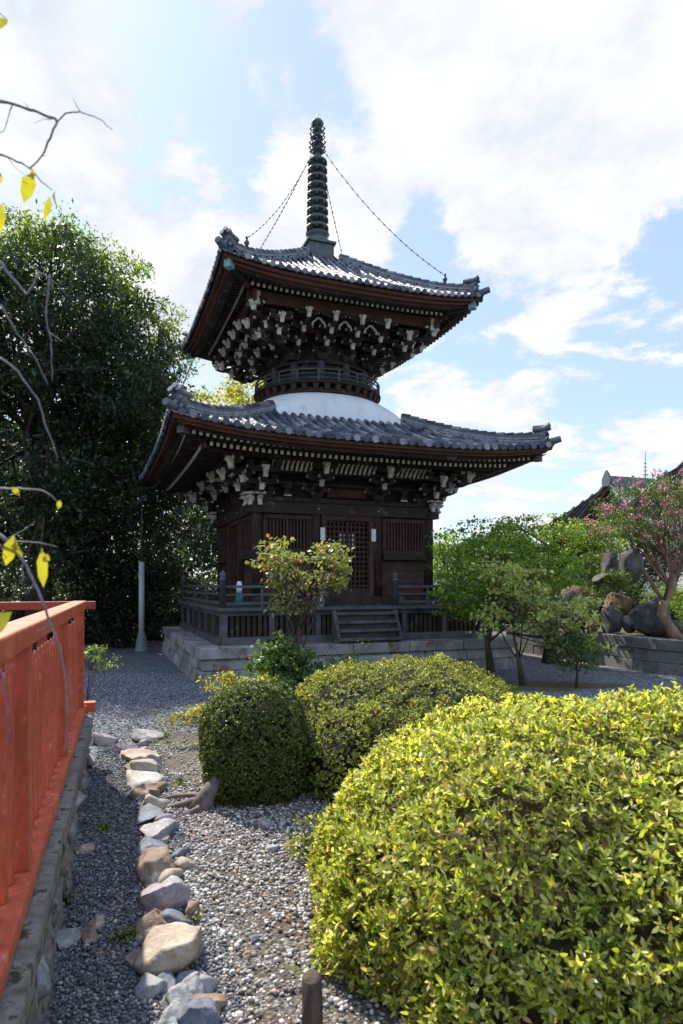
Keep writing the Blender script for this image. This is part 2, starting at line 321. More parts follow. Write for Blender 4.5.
def build_roof(r, name, sp, tl, a_in, horn):
    ro = tiles(r, sp, tl).build(name, [M['tile']], pg)
    diag = [(-1, -1), (1, -1), (1, 1), (-1, 1)]
    for dx, dy in diag:
        mb = MB(); a_end = r.R-.17; n = 18; hgt = .17 if r is RL else .14
        def rz(a): return r.z(a, a)+.01
        as_ = [a_in+(a_end-a_in)*i/n for i in range(n+1)]
        w = .075; s = Vector((-dy, dx, 0)).normalized()
        for lay in range(4):    # stacked flat ridge courses
            ww = w*(1.15, .9, 1.0, .85)[lay]; z0 = (0, .3, .55, .8)[lay]*hgt-.02; z1 = (.28, .52, .78, 1.0)[lay]*hgt-.02
            vs = []
            for a in as_:
                c = Vector((dx*a, dy*a, 0)); up = .0 + .05*max(0, (a/r.R-.72)/.28)**2
                for q, zz in ((-1, z0), (1, z0), (1, z1), (-1, z1)): vs.append(tuple(c+s*ww*q+Vector((0, 0, rz(a)+zz+up*(.5+lay*.25)))))
            fs = []
            for i in range(n):
                for q in range(4): fs.append((i*4+q, i*4+(q+1) % 4, (i+1)*4+(q+1) % 4, (i+1)*4+q))
            fs.append((3, 2, 1, 0)); fs.append(tuple(n*4+q for q in range(4))); mb.add(vs, fs, 1 if lay in (1, 2) else 0)
        # round cap tiles
        nt_ = int((a_end-a_in)*1.414/.17)
        for i in range(nt_):
            a1 = a_in+(a_end-a_in)*i/nt_; a2 = a_in+(a_end-a_in)*(i+1.04)/nt_
            f = lambda a: rz(a)+hgt-.01+.05*max(0, (a/r.R-.72)/.28)**2*1.25
            mb.tube([(dx*a1, dy*a1, f(a1)), (dx*a2, dy*a2, f(a2)+.012)], [.045, .058], 8, 0)
        rd = mb.build('hip_ridge', [M['tile'], M['ridgeplaster']], ro)
        # demon end tile: scrolled plate with horns
        e = MB(); a = a_end+.02; c = Vector((dx*a, dy*a, rz(a))); od = Vector((dx, dy, 0)).normalized()
        fn = lambda q, z, t: tuple(c + s*q + od*t + Vector((0, 0, z)))
        sc = 1.0 if r is RL else .9
        prof = [(-.17, -.04), (.17, -.04), (.19, .04), (.14, .08), (.15, .16), (.10, .22), (.06, .30), (-.06, .30), (-.10, .22), (-.15, .16), (-.14, .08), (-.19, .04)]
        e.prism([(q*sc, z*sc) for q, z in prof], -.03, .06, fn)
        for q, z, rr in ((-.115, .07, .055), (.115, .07, .055), (0, .13, .06), (-.07, .2, .035), (.07, .2, .035)):
            for k2, (ri, t1) in enumerate(((1, .085), (.6, .105))):
                pts = [(sc*(q+rr*ri*math.cos(2*PI*u/10)), sc*(z+rr*ri*math.sin(2*PI*u/10))) for u in range(10)]
                e.prism(pts, .055, t1, fn)
        for q in (-1, 0, 1):     # projecting round tiles on top
            p0 = c+s*(q*.075*sc)+Vector((0, 0, (.285 if q else .33)*sc)); e.tube([p0-od*.18, p0+od*.02, p0+od*(.08+.05*horn)+Vector((0, 0, .015+.04*horn))], [.042*sc, .045*sc, .05*sc], 10)
        e.build('ridge_end_tile', M['tile'], rd)
        # lower corner tile poking out below the end tile
        t_ = MB(); c0 = Vector((dx*(r.R-.22), dy*(r.R-.22), r.z(r.R, r.R)+.05)); t_.tube([c0, c0+od*.25+Vector((0, 0, .01)), c0+od*.42+Vector((0, 0, .05))], [.06, .065, .06], 10)
        t_.build('corner_tile', M['tile'], ro)
        if r is RU:
            k_ = MB(); a = r.R-.55; k_.lathe([(.03, 0), (.032, .05), (.045, .07), (.05, .10), (.03, .13), (.02, .15), (.028, .17), (.02, .20), (.0, .22)], (dx*a, dy*a, rz(a)+hgt+.03), 10)
            k_.build('ridge_knob', M['bronze'], ro, True)
    # eave boards (layered fascia) following the lift
    for k in range(4):
        mb = MB(); n = 28
        strips = ((r.R-.05, r.R-.16, -.085, -.028, 1), (r.R-.13, r.R-.24, -.135, -.075, 1), (r.R-.20, r.R-.32, -.185, -.125, 0))
        for ao, ai, zb, zt, mi in strips:
            vs = []
            for i in range(n+1):
                t = -1+2*i/n
                for a, z in ((ao, zb), (ao, zt), (ai, zt), (ai, zb)):
                    p = t*a; vs.append(side(k, p, a, r.z(r.R, t*r.R)+z))
            fs = []
            for i in range(n):
                for q in range(4): fs.append((i*4+q, (i+1)*4+q, (i+1)*4+(q+1) % 4, i*4+(q+1) % 4))
            mb.add(vs, fs, mi)
        mb.build('eave_board', [M['wood'], M['woodred']], pg)
    return ro
rl = build_roof(RL, 'lower_roof', .165, .24, 1.36, .9)
ru = build_roof(RU, 'upper_roof', .145, .21, .38, .6)
# rafters -----------------------------------------------------------
def rafters(r, wall, base_tip, fly_tip, zb, slope, zf, keep_k, sp, ndone, white2=True):
    rest = MB(); made = 0; n = int(2*fly_tip/sp); w = .048
    for k in range(4):
        for i in range(n+1):
            p = -fly_tip+i*2*fly_tip/n
            # base rafter
            if abs(p) < base_tip-.02:
                a1 = max(wall, abs(p)); z = lambda a: zb-slope*(a-base_tip)+r.l(a, p)*.95
                if base_tip-a1 > .03:
                    rest.beam(side(k, p, a1, z(a1)), side(k, p, base_tip, z(base_tip)), w, .06, 0)
                    rest.beam(side(k, p, base_tip, z(base_tip)), side(k, p, base_tip+.012, z(base_tip)-.002), w+.002, .062, 1)
            a1 = max(base_tip-.25, abs(p)); 
            if fly_tip-a1 > .04:
                z = lambda a: zf+.05*(fly_tip-a)+r.l(a, p)*.97
                mb = MB() if k == keep_k and made < ndone else rest
                mb.beam(side(k, p, a1, z(a1)), side(k, p, fly_tip, z(fly_tip)), w, .055, 0)
                mb.beam(side(k, p, fly_tip, z(fly_tip)), side(k, p, fly_tip+.012, z(fly_tip)), w+.002, .057, 1 if white2 else 0)
                if mb is not rest: mb.build('rafter', [M['wood'], M['cream']], pg); made += 1
    rest.build('rafters', [M['wood'], M['cream']], pg)['kind'] = 'stuff'
    # soffit boards above the rafters and the flying-rafter batten
    sb = MB()
    for k in range(4):
        na, npp = 8, 24; vs = []; fs = []
        for ia in range(na+1):
            a = wall-.05 + (r.R-.10-wall+.05)*ia/na
            for ip in range(npp+1):
                t = -1+2*ip/npp; p = t*a
                z = (zb-slope*(a-base_tip)+.035 if a < base_tip else zf+.05*(fly_tip-a)+.033)
                vs.append(side(k, p, a, z+r.l(a, p)*.96))
        for ia in range(na):
            for ip in range(npp):
                q = ia*(npp+1)+ip; fs.append((q, q+npp+1, q+npp+2, q+1))
        sb.add(vs, fs)
        vs = []; fs = []; n2 = 24
        for i in range(n2+1):
            t = -1+2*i/n2; 
            for a, z in ((base_tip-.01, .032), (base_tip-.01, .07), (base_tip-.07, .07), (base_tip-.07, .032)):
                vs.append(side(k, t*a, a, zb+z+r.l(a, t*a)*.95))
        for i in range(n2):
            for q in range(4): fs.append((i*4+q, (i+1)*4+q, (i+1)*4+(q+1) % 4, i*4+(q+1) % 4))
        sb.add(vs, fs)
    sb.build('soffit', [M['wood']], pg)
    for i, (dx, dy) in enumerate(((-1, -1), (1, -1), (1, 1), (-1, 1))):
        mb = MB(); e = fly_tip+.04; z1 = zf+r.l(e, e)-.01; z0 = zb+slope*(base_tip-wall)-.03
        m_ = base_tip; zm = zb+r.l(m_, m_)-.03
        mb.beam((dx*wall, dy*wall, z0), (dx*m_, dy*m_, zm), .10, .12, 0); mb.beam((dx*(m_-.2), dy*(m_-.2), zm+.06), (dx*e, dy*e, z1), .10, .11, 0)
        hr = mb.build('hip_rafter', M['wood'], pg)
        cp = MB(); cp.beam((dx*(e-.02), dy*(e-.02), z1), (dx*(e+.075), dy*(e+.075), z1+.005), .125, .14, 0)
        cp.build('end_cap', M['patina'] if r is RU else M['woodgrey'], hr)
rafters(RL, 1.85, 2.90, 3.20, 3.785, .19, 3.835, 0, .105, 60)
rafters(RU, 1.20, 2.02, 2.32, 6.905, .22, 6.935, 0, .105, 40, white2=False)
# brackets ----------------------------------------------------------
def bracket(mb, org, od, sd, z0, steps, dy, dz, w=.30, aw=.075, crm=True, daito=True, wgrow=0.0):
    """org (x,y), od outward dir, sd lateral dir. stepped bearing blocks and arms with cream noses"""
    o = Vector((*org, 0)); od = Vector((*od, 0)).normalized(); sd = Vector((*sd, 0)).normalized()
    f = lambda q, y, z: tuple(o+sd*q+od*y+Vector((0, 0, z)))
    def blk(q, y, z, s, h, mi=0):
        s2 = s*.68
        P = [f(q-s2, y-s2, z), f(q-s2, y+s2, z), f(q+s2, y+s2, z), f(q+s2, y-s2, z)]; P2 = [f(q-s, y-s, z+h*.45), f(q-s, y+s, z+h*.45), f(q+s, y+s, z+h*.45), f(q+s, y-s, z+h*.45)]
        P3 = [f(q-s, y-s, z+h), f(q-s, y+s, z+h), f(q+s, y+s, z+h), f(q+s, y-s, z+h)]
        mb.hexa([P[0], P[3], P[2], P[1], P2[0], P2[3], P2[2], P2[1]], mi); mb.hexa([P2[0], P2[3], P2[2], P2[1], P3[0], P3[3], P3[2], P3[1]], mi)
    if daito: blk(0, 0, z0, .115, .13)
    z = z0+(.115 if daito else 0)
    for k in range(steps+1):
        y = k*dy; ww = w+wgrow*k; h = dz*.52
        # lateral arm with rounded underside
        arm = [(-ww, z+h), (-ww, z+h*.55), (-ww*.8, z+h*.1), (-ww*.55, z), (ww*.55, z), (ww*.8, z+h*.1), (ww, z+h*.55), (ww, z+h)]
        mb.prism(arm, y-aw/2, y+aw/2, lambda a, b, t: f(a, t, b), 0)
        for q in (-ww*.82, 0, ww*.82): blk(q, y, z+h, .062, dz*.46)
        for sgn in (-1, 1):
            mb.prism([(sgn*(ww+.001), z+h*.5), (sgn*(ww+.013), z+h*.5), (sgn*(ww+.013), z+h), (sgn*(ww+.001), z+h)], y-aw/2+.002, y+aw/2-.002, lambda a, b, t: f(a, t, b), 1)
        if k < steps:
            # outward arm
            L_ = y+dy+.06
            pr = [(-.05, z+h*.98), (-.05, z+.004), (L_-.12, z+.004), (L_, z+h*.5), (L_, z+h*.98)]
            mb.prism(pr, -aw/2, aw/2, lambda a, b, t: f(t, a, b), 0)
        if k > 0 and crm:    # cream carved nose (fat Y-shape, beak up)
            t = aw*.5; y0 = y+.055
            pr = [(y0, z-dz*.55), (y0+.055, z-dz*.60), (y0+.08, z-dz*.18), (y0+.15, z+dz*.22), (y0+.13, z+dz*.46), (y0+.07, z+dz*.22), (y0+.035, z+dz*.60), (y0-.01, z+dz*.60)]
            mb.prism(pr, -t, t, lambda a, b, tt: f(tt, a, b), 1)
            for sg in (-1, 1):   # flaring ears
                mb.prism([(0, z+dz*.10), (sg*.075, z+dz*.40), (sg*.060, z+dz*.62), (0, z+dz*.36)], y0+.02, y0+.065, lambda a, b, t2: f(a, t2, b), 1)
        z += dz
    return z
CB = 1.75; DB = .63
for k in range(4):
    for p in (-DB, DB):
        mb = MB(); o = side(k, p, CB, 0); od = side(k, 0, 1, 0); sd = side(k, 1, 0, 0)
        bracket(mb, o[:2], od[:2], sd[:2], 3.20, 2, .27, .185, w=.25)
        mb.build('bracket_cluster', [M['wood'], M['cream']], pg)
    for p in (-(CB+DB)/2, (CB+DB)/2):   # struts between the columns
        mb = MB(); f = lambda q, z, t: side(k, p+q, CB+t, z)
        mb.prism([(-.03, 3.36), (-.09, 3.24), (-.09, 3.22), (.09, 3.22), (.09, 3.24), (.03, 3.36)], .0, .06, f, 0)
        mb.prism([(-.075, 3.225), (-.06, 3.25), (.06, 3.25), (.075, 3.225)], .061, .075, f, 1)
        mb.prism([(-.06, 3.36), (-.09, 3.41), (-.09, 3.45), (.09, 3.45), (.09, 3.41), (.06, 3.36)], -.02, .10, f, 0)
        mb.build('bearing_strut', [M['wood'], M['cream']], pg)
for dx, dy in ((-1, -1), (1, -1), (1, 1), (-1, 1)):
    mb = MB(); bracket(mb, (dx*CB, dy*CB), (dx, dy), (-dy, dx), 3.20, 2, .38, .185, w=.16)
    bracket(mb, (dx*CB, dy*CB), (dx, 0), (0, 1), 3.20, 2, .27, .185, w=.30, daito=False)
    bracket(mb, (dx*CB, dy*CB), (0, dy), (1, 0), 3.20, 2, .27, .185, w=.30, daito=False)
    for od in (Vector((dx, 0, 0)), Vector((0, dy, 0)), Vector((dx, dy, 0)).normalized()):    # elephant noses at the column head
        s = Vector((-od.y, od.x, 0)); c = Vector((dx*CB, dy*CB, 0))
        pr = [(.13, 3.12), (.13, 3.19), (.27, 3.20), (.33, 3.16), (.30, 3.135), (.25, 3.14), (.235, 3.09), (.275, 3.03), (.25, 3.015), (.20, 3.05), (.17, 3.10)]
        mb.prism(pr, -.035, .035, lambda a, b, t: tuple(c+od*a+s*t+Vector((0, 0, b))), 1)
        mb.prism([(.14, 3.215), (.14, 3.255), (.28, 3.255), (.31, 3.215)], -.09, .09, lambda a, b, t: tuple(c+od*a+s*t+Vector((0, 0, b))), 1)
    mb.build('corner_bracket', [M['wood'], M['cream']], pg)
# purlin rings + coved cream ribs (lower)
mb = MB()
for a, z0, z1, w in ((CB+.54, 3.80, 3.90, .10), (CB+.27, 3.62, 3.69, .07), (CB, 3.62, 3.95, .07), (CB, 3.44, 3.50, .08)):
    for k in range(4):
        P = [side(k, -a-.1, a-w/2, z0), side(k, a+.1, a-w/2, z0), side(k, a+.1, a+w/2, z0), side(k, -a-.1, a+w/2, z0)]
        z_ = [(q[0], q[1], z1-.003*k) for q in P]; P = [(q[0], q[1], z0+.003*k) for q in P]; mb.hexa(P+z_)
mb.build('purlin', M['wood'], pg)
for k in range(4):
    for c, hw in ((0, .42), (-(CB+DB)/2, .36), ((CB+DB)/2, .36)):
        mb = MB(); n = int(hw*2/.085)
        for i in range(n+1):
            p = c-hw+2*hw*i/n; pts = [(CB+.30, 3.66), (CB+.36, 3.73), (CB+.43, 3.79), (CB+.50, 3.81)]
            for (a1, z1), (a2, z2) in zip(pts, pts[1:]): mb.beam(side(k, p, a1, z1), side(k, p, a2, z2), .042, .03, 0)
        f = lambda q, z, t: side(k, c+q, CB+.275+(t), z)
        mb.build('coved_rib', [M['cream']], pg)
# upper brackets
ub = []
for k in range(4):
    for p, a0, dy in ((-.27, 1.04, .255), (.27, 1.04, .255), (-.80, .78, .34), (.80, .78, .34)):
        mb = MB(); o = side(k, p, a0, 0); od = side(k, 0, 1, 0); sd = side(k, 1, 0, 0)
        bracket(mb, o[:2], od[:2], sd[:2], 6.08, 3, dy, .15, w=.16, aw=.065, wgrow=.02)
        mb.build('bracket_cluster', [M['wood'], M['cream']], pg)
for dx, dy in ((-1, -1), (1, -1), (1, 1), (-1, 1)):
    mb = MB(); bracket(mb, (dx*.80, dy*.80), (dx, dy), (-dy, dx), 6.08, 3, .46, .15, w=.16, aw=.07)
    bracket(mb, (dx*1.3, dy*1.3), (dx, 0), (0, 1), 6.20, 2, .22, .15, w=.2, aw=.065, daito=False)
    bracket(mb, (dx*1.3, dy*1.3), (0, dy), (1, 0), 6.20, 2, .22, .15, w=.2, aw=.065, daito=False)
    for od in (Vector((dx, 0, 0)), Vector((0, dy, 0))):   # tall cream tail at the purlin corner
        c = Vector((dx*1.78, dy*1.78, 0))+od*.06; s = Vector((-od.y, od.x, 0))
        mb.prism([(0, 6.66), (.06, 6.66), (.05, 6.78), (.10, 6.84), (.08, 6.88), (.03, 6.84), (.0, 6.93), (-.02, 6.93)], -.045, .045, lambda a, b, t: tuple(c+od*a+s*t+Vector((0, 0, b))), 1)
    mb.build('corner_bracket', [M['wood'], M['cream']], pg)
for k in range(4):   # open frog-leg trim between upper brackets, cream edge
    for p in (-.535, 0, .535):
        mb = MB(); 
        pts = [(-.13, 6.50), (-.12, 6.56), (-.07, 6.60), (-.03, 6.65), (.03, 6.65), (.07, 6.60), (.12, 6.56), (.13, 6.50)]
        for (a, z), (b, z2) in zip(pts, pts[1:]): mb.beam(side(k, p+a, 1.66, z), side(k, p+b, 1.66, z2), .04, .028, 0)
        mb.build('arched_trim', M['cream'], pg)
mb = MB()
for a, z0, z1, w in ((1.84, 6.70, 6.90, .07), (1.55, 6.66, 6.73, .07), (1.30, 6.50, 6.57, .07)):
    for k in range(4):
        P = [side(k, -a-.12, a-w/2, z0), side(k, a+.12, a-w/2, z0), side(k, a+.12, a+w/2, z0), side(k, -a-.12, a+w/2, z0)]
        z_ = [(q[0], q[1], z1-.003*k) for q in P]; P = [(q[0], q[1], z0+.003*k) for q in P]; mb.hexa(P+z_)
mb.build('purlin', M['woodpanel'], pg)
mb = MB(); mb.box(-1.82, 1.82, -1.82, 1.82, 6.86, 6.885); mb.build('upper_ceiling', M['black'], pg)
# drum, plaster dome, round balcony ---------------------------------
mb = MB(); lv = [(1.50, 4.55, 12), (1.50, 4.86, 10), (1.49, 4.96, 7), (1.47, 5.06, 5), (1.43, 5.17, 3.6), (1.37, 5.28, 2.7), (1.28, 5.37, 2.2), (1.0, 5.43, 2)]; sg_ = 96
for R_, z_, p_ in lv:
    for q in range(sg_):
        t = 2*PI*q/sg_; rr = R_*(abs(math.cos(t))**p_+abs(math.sin(t))**p_)**(-1/p_); mb.v.append((rr*math.cos(t), rr*math.sin(t), z_))
for i in range(len(lv)-1):
    for q in range(sg_): mb.f.append((i*sg_+q, i*sg_+(q+1) % sg_, (i+1)*sg_+(q+1) % sg_, (i+1)*sg_+q)); mb.m.append(0)
mb.build('plaster_dome', M['plaster'], pg, True)
mb = MB(); mb.lathe([(1.02, 5.38), (1.02, 6.86)], seg=48)
for z0, z1, r_ in ((5.90, 5.96, 1.09), (6.02, 6.09, 1.10), (5.60, 5.66, 1.09)): mb.lathe([(r_-.04, z0-.001), (r_, z0), (r_, z1), (r_-.04, z1+.001)], seg=48)
dr = mb.build('drum', M['wood'], pg, False)
for i in range(12):
    t = 2*PI*(i+.5)/12; c = MB(); c.tube([(1.04*math.cos(t), 1.04*math.sin(t), 5.6), (1.04*math.cos(t), 1.04*math.sin(t), 6.07)], .085, 12)
    c.build('drum_column', M['woodgrey'], dr, True)
bal = MB(); bal.lathe([(1.22, 5.40), (1.27, 5.40), (1.27, 5.44), (1.23, 5.44)], seg=64); bal.lathe([(1.0, 5.57), (1.36, 5.57), (1.37, 5.61), (1.0, 5.61)], seg=64)
bal.lathe([(1.1, 5.36), (1.24, 5.36), (1.24, 5.50), (1.1, 5.56)], seg=64)
for i in range(36):
    t = 2*PI*i/36; d = Vector((math.cos(t), math.sin(t), 0)); s = Vector((-d.y, d.x, 0)); c = d*1.26
    P = [c-s*.035-d*.03, c+s*.035-d*.03, c+s*.035+d*.03, c-s*.035+d*.03]; P2 = [c-s*.065-d*.03, c+s*.065-d*.03, c+s*.065+d*.07, c-s*.065+d*.07]
    bal.hexa([(q.x, q.y, 5.445) for q in P]+[(q.x, q.y, 5.565) for q in P2], 1)
bl = bal.build('balcony', [M['wood'], M['woodpanel']], pg)
for z, r_, rr in ((5.83, 1.33, .020), (5.75, 1.33, .014), (5.66, 1.33, .016)):
    c = MB(); n = 64; pth = [(r_*math.cos(2*PI*i/n), r_*math.sin(2*PI*i/n), z) for i in range(n+1)]; c.tube(pth, rr, 8, cap=False)
    c.build('rail', M['woodgrey'], bl, True)
for i in range(20):
    t = 2*PI*i/20; c = MB(); x, y = 1.33*math.cos(t), 1.33*math.sin(t); c.box(x-.018, x+.018, y-.018, y+.018, 5.61, 5.82); c.build('post', M['woodgrey'], bl)
# spire -------------------------------------------------------------
sp = MB(); sp.box(-.28, .28, -.28, .28, 8.44, 8.86); sp.box(-.32, .32, -.32, .32, 8.86, 8.92); sp.box(-.36, .36, -.36, .36, 8.36, 8.46, 1)
spire = sp.build('spire', [M['bronze'], M['tile']], pg, bevel=.008)
b_ = MB(); b_.lathe([(.30, 8.92), (.30, 8.96), (.25, 9.02), (.18, 9.06), (.20, 9.10), (.26, 9.16), (.20, 9.19), (.10, 9.22)], seg=24)
b_.build('lotus_base', M['bronze'], spire, True)
b_ = MB(); b_.lathe([(.06, 9.18), (.055, 11.2), (.05, 11.45), (.012, 11.6), (.010, 11.80)], seg=16); b_.build('shaft', M['bronze'], spire, True)
for i in range(9):
    z = 9.30+i*.178; r_ = .235-.004*i; g = MB()
    g.lathe([(.10, z-.02), (r_, z-.025), (r_+.008, z), (r_, z+.025), (.10, z+.035), (.065, z+.06)], seg=24)
    for q in range(8):
        t = 2*PI*(q+.5)/8; c = Vector(((r_-.012)*math.cos(t), (r_-.012)*math.sin(t), z)); g.tube([c, c+Vector((0, 0, -.05)), c+Vector((0, 0, -.075))], [.008, .021, .016], 6)
    g.build('ring', M['bronze'], spire)
for i in range(4):
    z = 10.93+i*.15; g = MB(); g.lathe([(.08, z), (.15-.012*i, z+.03), (.12-.01*i, z+.06), (.075, z+.09)], seg=16)
    for q in range(8):
        t = 2*PI*(q+.5*i)/8; c = Vector(((.15-.008*i)*math.cos(t), (.15-.008*i)*math.sin(t), z+.03)); g.tube([c*1, c+Vector((.03*math.cos(t), .03*math.sin(t), .05)), c+Vector((.0, 0, .09))], [.014, .022, .008], 6)
    g.build('crown_tier', M['bronze'], spire)
g = MB(); g.lathe([(.06, 11.48), (.12, 11.52), (.135, 11.57), (.11, 11.62), (.03, 11.66)], seg=16); g.build('jewel', M['bronze'], spire, True)
for dx, dy in ((-1, -1), (1, -1), (1, 1), (-1, 1)):
    a = R2-.55; p0 = Vector((dx*.14, dy*.14, 10.86)); p1 = Vector((dx*a, dy*a, RU.z(a, a)+.35)); n = 44; c = MB()
    pth = []
    for i in range(n+1):
        t = i/n; p = p0.lerp(p1, t); p.z -= .42*4*t*(1-t)*.55; pth.append(p)
    c.tube(pth, .0045, 5)
    for i in range(n):
        c.beam(pth[i].lerp(pth[i+1], .15), pth[i].lerp(pth[i+1], .8), .022 if i % 2 else .010, .010 if i % 2 else .022)
    c.build('chain', M['bronze'], spire)
# lower body --------------------------------------------------------
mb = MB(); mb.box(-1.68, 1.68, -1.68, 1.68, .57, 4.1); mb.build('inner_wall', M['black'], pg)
for k in range(4):
    for p in ((-CB, -DB, DB) if True else ()):
        c = MB(); x, y, _ = side(k, p, CB, 0); c.lathe([(.105, 1.18), (.105, 3.1), (.09, 3.205)], (x, y, 0), 16); c.build('column', M['wood'], pg, True)
    # tie beams
    c = MB()
    def hb(a0, a1, z0, z1, p0, p1, mi=0, mbb=None):
        P = [side(k, p0, a1, z0), side(k, p1, a1, z0), side(k, p1, a0, z0), side(k, p0, a0, z0)]
        (mbb or c).hexa(P+[(q[0], q[1], z1) for q in P], mi)
    hb(CB-.06, CB+.135, 2.90-.003*k, 3.10-.003*k, -CB-.18, CB+.18); hb(CB-.06, CB+.07, 3.12-.002*k, 3.20-.002*k, -CB-.1, CB+.1)
    hb(CB-.06, CB+.13, 1.20+.003*k, 1.36+.003*k, -CB-.16, CB+.16)
    for sgn in (-1, 1): hb(CB-.06, CB+.125, 2.07, 2.19, min(sgn*(DB+.10), sgn*(CB-.09)), max(sgn*(DB+.10), sgn*(CB-.09)))
    c.build('tie_beam', M['wood'], pg)
    for p in (-CB, -DB, DB, CB):   # pale round nail covers
        x = p*.97; c = MB(); q = side(k, x, CB+.137, 3.0); c.lathe([(.012, 0), (.012, .02)], (q[0], q[1], 2.99), 8); c.build('nail_cover', M['cream'], pg)
    for sgn in (-1, 1):    # slatted window and board panel of each side bay
        x0, x1 = sorted((sgn*(DB+.10), sgn*(CB-.10)))
        c = MB(); n = 13
        for i in range(n):
            x = x0+.07+(x1-x0-.14)*i/(n-1); hb(CB-.02, CB+.045, 2.24, 2.80, x-.018, x+.018, 0, c)
        hb(CB-.03, CB+.07, 2.80, 2.88, x0, x1, 0, c); hb(CB-.03, CB+.07, 2.19, 2.25, x0, x1, 0, c); hb(CB-.03, CB+.068, 2.26, 2.795, x0, x0+.05, 0, c); hb(CB-.03, CB+.068, 2.26, 2.795, x1-.05, x1, 0, c)
        hb(CB-.05, CB-.03, 2.24, 2.80, x0, x1, 0, c)
        c.build('slatted_window', M['woodpanel'], pg)
        c = MB(); zz = 1.37
        while zz < 2.03: hb(CB-.04, CB+.02+random.uniform(0, .006), zz, min(zz+.115, 2.06), x0, x1, 0, c); zz += .12
        c.build('board_panel', M['woodpanel'], pg)
    # lattice door
    c = MB(); hb(CB-.04, CB+.10, 2.80, 2.90, -DB+.10, DB-.10, 0, c); hb(CB-.04, CB+.10, 1.36, 1.44, -DB+.10, DB-.10, 0, c)
    for sgn in (-1, 1): x0, x1 = sorted((sgn*(DB-.10), sgn*(DB-.20))); hb(CB-.04, CB+.095, 1.44, 2.80, x0, x1, 0, c)
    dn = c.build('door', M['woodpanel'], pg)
    c = MB(); n = 10
    for i in range(n+1):
        x = -.43+.86*i/n; hb(CB-.01, CB+.025, 1.44, 2.80, x-.014, x+.014, 0, c)
    for i in range(15):
        z = 1.47+1.31*i/14; hb(CB-.008, CB+.027, z-.014, z+.014, -.43, .43, 0, c)
    hb(CB-.01, CB+.045, 1.44, 2.80, -.03, .03, 0, c); hb(CB-.01, CB+.04, 1.44, 1.52, -.43, .43, 0, c)
    c.build('lattice', M['woodpanel'], dn)
    if k == 0:
        c = MB(); c.box(-.17, .16, -CB+.03, -CB+.02, 2.34, 2.56); c.build('white_panel', M['paper'], dn)  # plain white panel set behind the front door lattice
    # carved panel above the door
    c = MB(); n = 26; m_ = 7; vs = []; fs = []
    for i in range(n+1):
        for j in range(m_+1):
            x = -.40+.8*i/n; z = 3.24+.18*j/m_; e = (1-(abs(x)/.42)**4)*(1-abs(2*j/m_-1)**4)
            d = .02+.06*e*(0.6+.4*math.sin(x*41+math.sin(z*60)*2)*math.cos(z*70+x*9))
            vs.append(side(k, x, CB+d, z))
    for i in range(n):
        for j in range(m_): q = i*(m_+1)+j; fs.append((q, q+m_+1, q+m_+2, q+1))
    c.add(vs, fs); c.build('carved_panel', M['woodpanel'], pg, True)
# veranda -----------------------------------------------------------
VR = 2.52
ver = MB(); ver.box(-VR-.10, VR+.10, -VR-.10, -1.8, 1.145, 1.20); ver.box(-VR-.10, VR+.10, 1.8, VR+.10, 1.145, 1.20); ver.box(-VR-.10, -1.8, -1.8, 1.8, 1.145, 1.20); ver.box(1.8, VR+.10, -1.8, 1.8, 1.145, 1.20)
for k in range(4):
    for z0, z1, a0, a1 in ((1.06-.003*k, 1.14, VR-.09, VR+.02), (.572+.002*k, .70-.003*k, VR-.12, VR+.09)):
        P = [side(k, -VR-.03, a1, z0), side(k, VR+.03, a1, z0), side(k, VR+.03, a0, z0), side(k, -VR-.03, a0, z0)]; ver.hexa(P+[(q[0], q[1], z1) for q in P])
    for i in range(7):
        p = -VR+2*VR*i/6
        P = [side(k, p-.045, VR+.03, .70), side(k, p+.045, VR+.03, .70), side(k, p+.045, VR-.07, .70), side(k, p-.045, VR-.07, .70)]; ver.hexa(P+[(q[0], q[1], 1.08) for q in P])
    for i in range(52):
        p = -VR+.06+(2*VR-.12)*i/51; w = .031
        P = [side(k, p-w, VR-.02, .70), side(k, p+w, VR-.02, .70), side(k, p+w, VR-.045, .70), side(k, p-w, VR-.045, .70)]; ver.hexa(P+[(q[0], q[1], 1.06) for q in P], 2)
    P = [side(k, -VR, VR-.08, .6), side(k, VR, VR-.08, .6), side(k, VR, VR-.1, .6), side(k, -VR, VR-.1, .6)]; ver.hexa(P+[(q[0], q[1], 1.1) for q in P], 1)
ve = ver.build('veranda', [M['woodgrey'], M['black'], M['wood']], pg)
def newel(x, y, h=.60, m=M['woodgrey']):
    c = MB(); c.lathe([(.058, 1.2), (.058, 1.2+h-.14), (.066, 1.2+h-.135), (.066, 1.2+h-.115), (.045, 1.2+h-.10), (.045, 1.2+h-.085), (.062, 1.2+h-.05), (.05, 1.2+h-.015), (.012, 1.2+h+.02), (0.002, 1.2+h+.04)], (x, y, 0), 14)
    return c.build('newel_post', m, ve, True)
for dx, dy in ((-1, -1), (1, -1), (1, 1), (-1, 1)): newel(dx*VR, dy*VR)
GW = .66
for k in range(4):
    if k == 0:
        for p in (-GW, GW): newel(*side(k, p, VR, 0)[:2], h=.60)
    for s0, s1 in (((-VR, -GW), (GW, VR)) if k == 0 else ((-VR, VR),)):
        for z, w, h in ((1.555, .05, .045), (1.42, .035, .035), (1.27, .04, .05)):
            c = MB(); c.beam(side(k, s0+.05, VR, z+.002*k), side(k, s1-.05, VR, z+.002*k), w, h); c.build('rail', M['woodgrey'], ve)
        for q in (.36, .68):
            p = s0+(s1-s0)*q; c = MB(); c.beam(side(k, p, VR, 1.2), side(k, p, VR, 1.535), .04, .04, up=Vector((0, 1, 0.01))); c.build('baluster', M['woodgrey'], ve)
